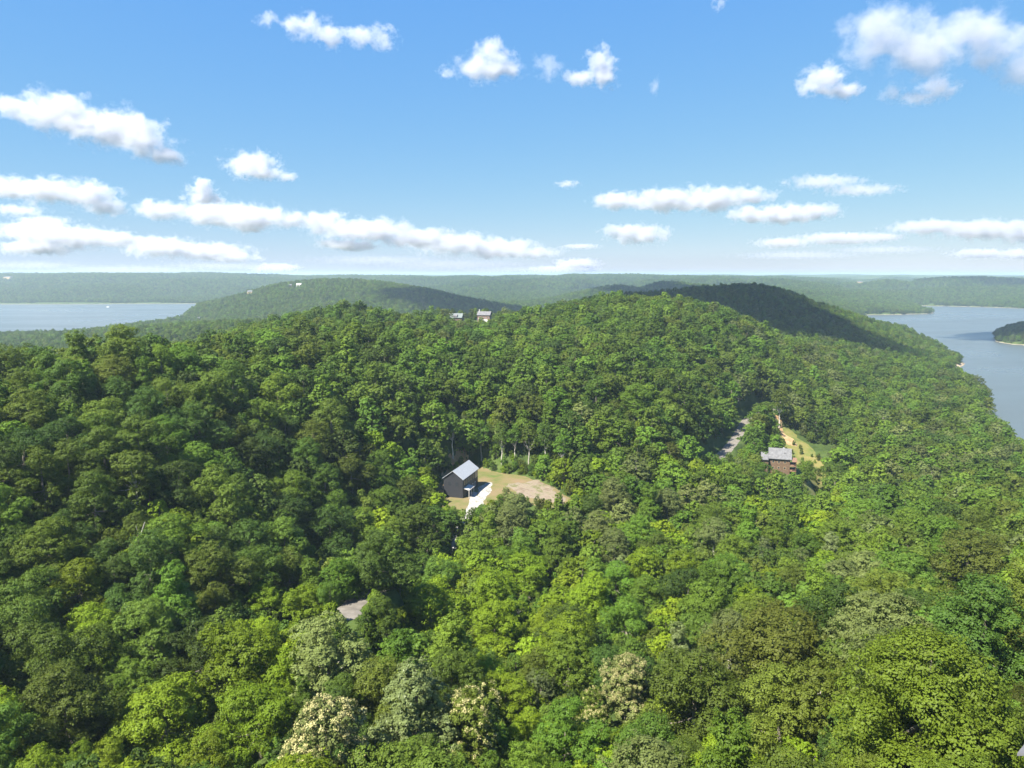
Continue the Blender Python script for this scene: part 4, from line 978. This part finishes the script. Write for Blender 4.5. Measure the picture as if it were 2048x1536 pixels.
# ------------------------------------------------------------------ clouds
def cloud(label, blobs, Y, dens=1.0, seed=0, soft=0.5, group='fair weather clouds'):
    """blobs in pixels (u, v, ru, rv): solid puffs of air filled with droplets, at Y metres ahead"""
    k = Y / FPX / math.cos(PITCH); B = []
    for (u, v, ru, rv) in blobs:
        c = at(u, v, Y); B.append((c, np.array([ru * k, max(ru, rv) * k * 0.8, rv * k]) * 1.25))
    cen = np.mean([b[0] for b in B], 0); g = np.random.default_rng(500 + seed)
    B = [(c - cen + np.array([0, g.uniform(-.25, .25) * r[1], 0]), r) for c, r in B]
    return cloud_at(label, cen, B, dens, seed, soft, group)
def cloud_at(label, cen, B, dens, seed, soft, group):
    me = bpy.data.meshes.new('cloud'); bm = bmesh.new()
    from mathutils import Matrix
    for c, r in B: bmesh.ops.create_icosphere(bm, subdivisions=3, radius=1.0, matrix=Matrix.Translation(c) @ Matrix.Diagonal((*(r * 1.22), 1)))
    bm.to_mesh(me); bm.free()
    ext = max(np.max([c + r for c, r in B], 0) - np.min([c - r for c, r in B], 0)); zr = float(np.mean([r[2] for c, r in B]))
    o = link('cloud', me, None, None, tuple(cen)); tag(o, label, 'cloud', group)
    rm = o.modifiers.new('remesh', 'REMESH'); rm.mode = 'VOXEL'; rm.voxel_size = min(ext / 36, zr / 3.0)
    m = N('cloud_vapour'); m.t.nodes.remove(m.p); tc = m.n('ShaderNodeTexCoord'); f = None
    for c, r in B:
        s_ = m.n('ShaderNodeVectorMath', operation='SUBTRACT'); m.l(tc.outputs['Object'], s_.inputs[0]); s_.inputs[1].default_value = tuple(c)
        d_ = m.n('ShaderNodeVectorMath', operation='DIVIDE'); m.l(s_.outputs[0], d_.inputs[0]); d_.inputs[1].default_value = tuple(r)
        l_ = m.n('ShaderNodeVectorMath', operation='LENGTH'); m.l(d_.outputs[0], l_.inputs[0])
        f = l_.outputs['Value'] if f is None else m.math('SMOOTH_MIN', f, l_.outputs['Value'], 0.25)
    mp = m.n('ShaderNodeMapping'); mp.inputs['Location'].default_value = (seed * 3.1, seed * 1.7, 0); mp.inputs['Scale'].default_value = (1 / zr, 1 / zr, 1.15 / zr); m.l(tc.outputs['Object'], mp.inputs['Vector'])
    nz = m.n('ShaderNodeTexNoise', i_Scale=1.05, i_Detail=7, i_Roughness=0.66); m.l(mp.outputs[0], nz.inputs['Vector'])
    e = m.math('SUBTRACT', m.math('MULTIPLY_ADD', m.math('SUBTRACT', nz.outputs[0], 0.5), 3.2 * soft + 1.4, 0.78), f)   # > 0 inside
    sm = m.n('ShaderNodeMapRange', interpolation_type='SMOOTHSTEP'); sm.inputs[1].default_value = -0.02; sm.inputs[2].default_value = 0.42 + soft * 0.6; sm.inputs[4].default_value = dens * 1.9 / zr; m.l(e, sm.inputs[0])
    pv = m.n('ShaderNodeVolumePrincipled'); pv.inputs['Color'].default_value = (0.775, 0.785, 0.845, 1); pv.inputs['Anisotropy'].default_value = 0.25
    m.l(sm.outputs[0], pv.inputs['Density']); m.l(pv.outputs[0], m.out.inputs['Volume']); me.materials.append(m.m)
    try: m.m.cycles.volume_step_rate = 0.6
    except Exception: pass
    return o
CL = [
 ('bright white cloud bank filling the upper right corner', [(1760,50,70,40),(1740,95,50,30),(1830,75,80,50),(1930,60,70,45),(1850,110,90,32),(2000,90,60,45),(2055,130,60,40)], 3300, 0.7, .45),
 ('puffy white cloud below the upper right cloud bank', [(1655,155,48,28),(1690,180,35,16),(1615,178,22,14)], 3500, .9, .45),
 ('thin white wisp of cloud under the upper right cloud bank', [(1870,178,40,22),(1840,195,40,14)], 3500, .5, .6),
 ('faint pale cloud left of the wisp under the upper right bank', [(1785,185,26,16)], 3500, .3, .7),
 ('white cloud at the top centre shaped like a low peak', [(985,110,34,26),(975,140,62,24),(1020,140,24,18)], 3600, .9, .45),
 ('tiny faint wisp left of the top centre peak cloud', [(895,143,18,12)], 3600, .35, .7),
 ('faint ragged cloud between the two top centre clouds', [(1095,135,28,24)], 3600, .4, .7),
 ('bright white comma shaped cloud right of top centre', [(1200,120,28,26),(1205,150,30,24),(1160,155,38,13)], 3600, 1.1, .4),
 ('small faint streak of cloud right of the comma shaped cloud', [(1310,172,10,18)], 3600, .35, .7),
 ('long ragged white cloud near the top, left of centre', [(535,42,22,16),(610,50,42,22),(660,70,34,24),(715,70,36,18),(765,72,30,24)], 3400, .75, .55),
 ('large sloping white cloud at the left edge of the sky', [(35,215,45,24),(115,225,68,38),(170,255,60,28),(235,258,66,38),(290,278,60,34),(345,312,42,18)], 4700, 1.2, .4),
 ('small rounded pale cloud right of the large sloping one', [(500,328,50,26),(520,345,50,14),(575,355,24,9)], 6000, .8, .5),
 ('bright tufted small cloud above the left bank of clouds', [(405,378,28,20),(400,395,40,14)], 7500, 1.2, .4),
 ('long flat white cloud at the left edge, middle height', [(20,378,60,22),(100,382,70,24),(170,390,62,26),(210,415,40,22)], 7200, 1.2, .4),
 ('long low cloud bank stretching right from left of centre', [(320,420,52,20),(420,425,75,24),(510,436,80,26),(590,440,40,18)], 9000, 1.1, .4),
 ('grey based cloud bank low in the sky left of centre', [(650,445,50,24),(740,462,90,22),(830,475,80,20),(690,490,60,12)], 11500, 1.1, .4),
 ('flat low cloud reaching towards the centre above the horizon', [(910,488,80,22),(990,496,80,20),(1060,505,60,12)], 14000, 1.0, .45),
 ('low pale cloud bank above the left lake', [(60,460,70,24),(150,475,90,22),(80,495,70,16),(240,480,60,16)], 12000, 1.1, .4),
 ('grey flat cloud low above the rounded hill', [(330,495,70,20),(410,503,80,18),(470,515,50,10)], 14500, 1.0, .45),
 ('small bright cloud just above the horizon left of centre', [(555,538,45,11)], 24000, 1.0, .4),
 ('small bright cloud just above the horizon at the centre', [(1155,528,45,11),(1120,540,70,8)], 22000, 1.0, .4),
 ('long grey based white cloud right of centre', [(1240,400,55,18),(1330,402,70,22),(1420,398,75,24),(1500,392,50,16)], 8200, 1.2, .4),
 ('rounded long cloud under the right end of the long one', [(1500,430,45,16),(1570,428,60,20),(1640,422,48,16)], 9200, 1.1, .4),
 ('small flat cloud below the long one right of centre', [(1240,462,40,13),(1280,468,58,20)], 11500, 1.0, .4),
 ('thin grey streaked cloud high on the right', [(1640,365,70,12),(1720,380,70,10)], 7400, .35, .6),
 ('long thin cloud low on the right', [(1570,485,55,10),(1670,478,80,11),(1750,475,50,8)], 13000, .8, .5),
 ('wide pale cloud bank low at the right edge', [(1850,455,70,14),(1950,460,90,18),(2040,465,60,22)], 12500, 1.0, .45),
 ('low flat cloud at the right edge just above the far hills', [(1960,507,55,9),(2040,508,50,10)], 18000, .9, .45),
 ('faint streak of cloud low at the left below the sloping cloud', [(30,420,50,12),(95,440,50,8)], 9000, .35, .6),
 ('thin flat grey streak over the centre of the hills', [(1160,493,36,5)], 15000, .5, .6),
 ('long faint streak low above the centre right hills', [(1600,510,110,7),(1760,500,90,7)], 18000, .12, .6),
 ('pale veil of cloud low above the left lake', [(250,540,160,10),(430,532,120,9),(60,530,100,9)], 22000, .05, .55),
 ('pale veil of cloud low left of the centre', [(760,520,130,9),(900,530,140,10),(1020,540,120,8)], 22000, .05, .55),
 ('tiny faint cloud above the long one right of centre', [(1135,368,22,7)], 7000, .4, .6),
 ('tiny cloud high near the top right of centre', [(1440,6,14,14)], 3200, .5, .6),
]
for i, (lab, bl, Y, dn, sf) in enumerate(CL): cloud(lab, bl, Y, dn, i, sf)
# two clouds overhead, above the frame, whose shade lies on the hills
def shade_cloud(label, target, half, seed, alt=1100.):
    tgt = np.array(target); k = (alt - tgt[2]) / SUN_V[2]; cen = tgt + SUN_V * k; g = np.random.default_rng(seed); B = []
    for i in range(7): B.append((np.array([g.uniform(-.6, .6) * half[0], g.uniform(-.6, .6) * half[1], g.uniform(-30, 30)]), np.array([half[0] * .55, half[1] * .55, 120.])))
    B.append((np.zeros(3), np.array([half[0] * .8, half[1] * .8, 130.])))
    cloud_at(label, cen, B, 9.0, seed, 0.15, 'clouds overhead')
shade_cloud('broad cloud overhead that shades the dark central hill', (245, 1170, 85), (330, 400), 41)
shade_cloud('cloud overhead that shades the right flank of the rounded hill', (-110, 2010, 70), (240, 420), 43)
shade_cloud('small cloud overhead that shades the island on the right', (1020, 1420, 20), (230, 200), 45)
shade_cloud('small cloud overhead that shades the far dark knoll', (430, 2480, 90), (200, 260), 47)
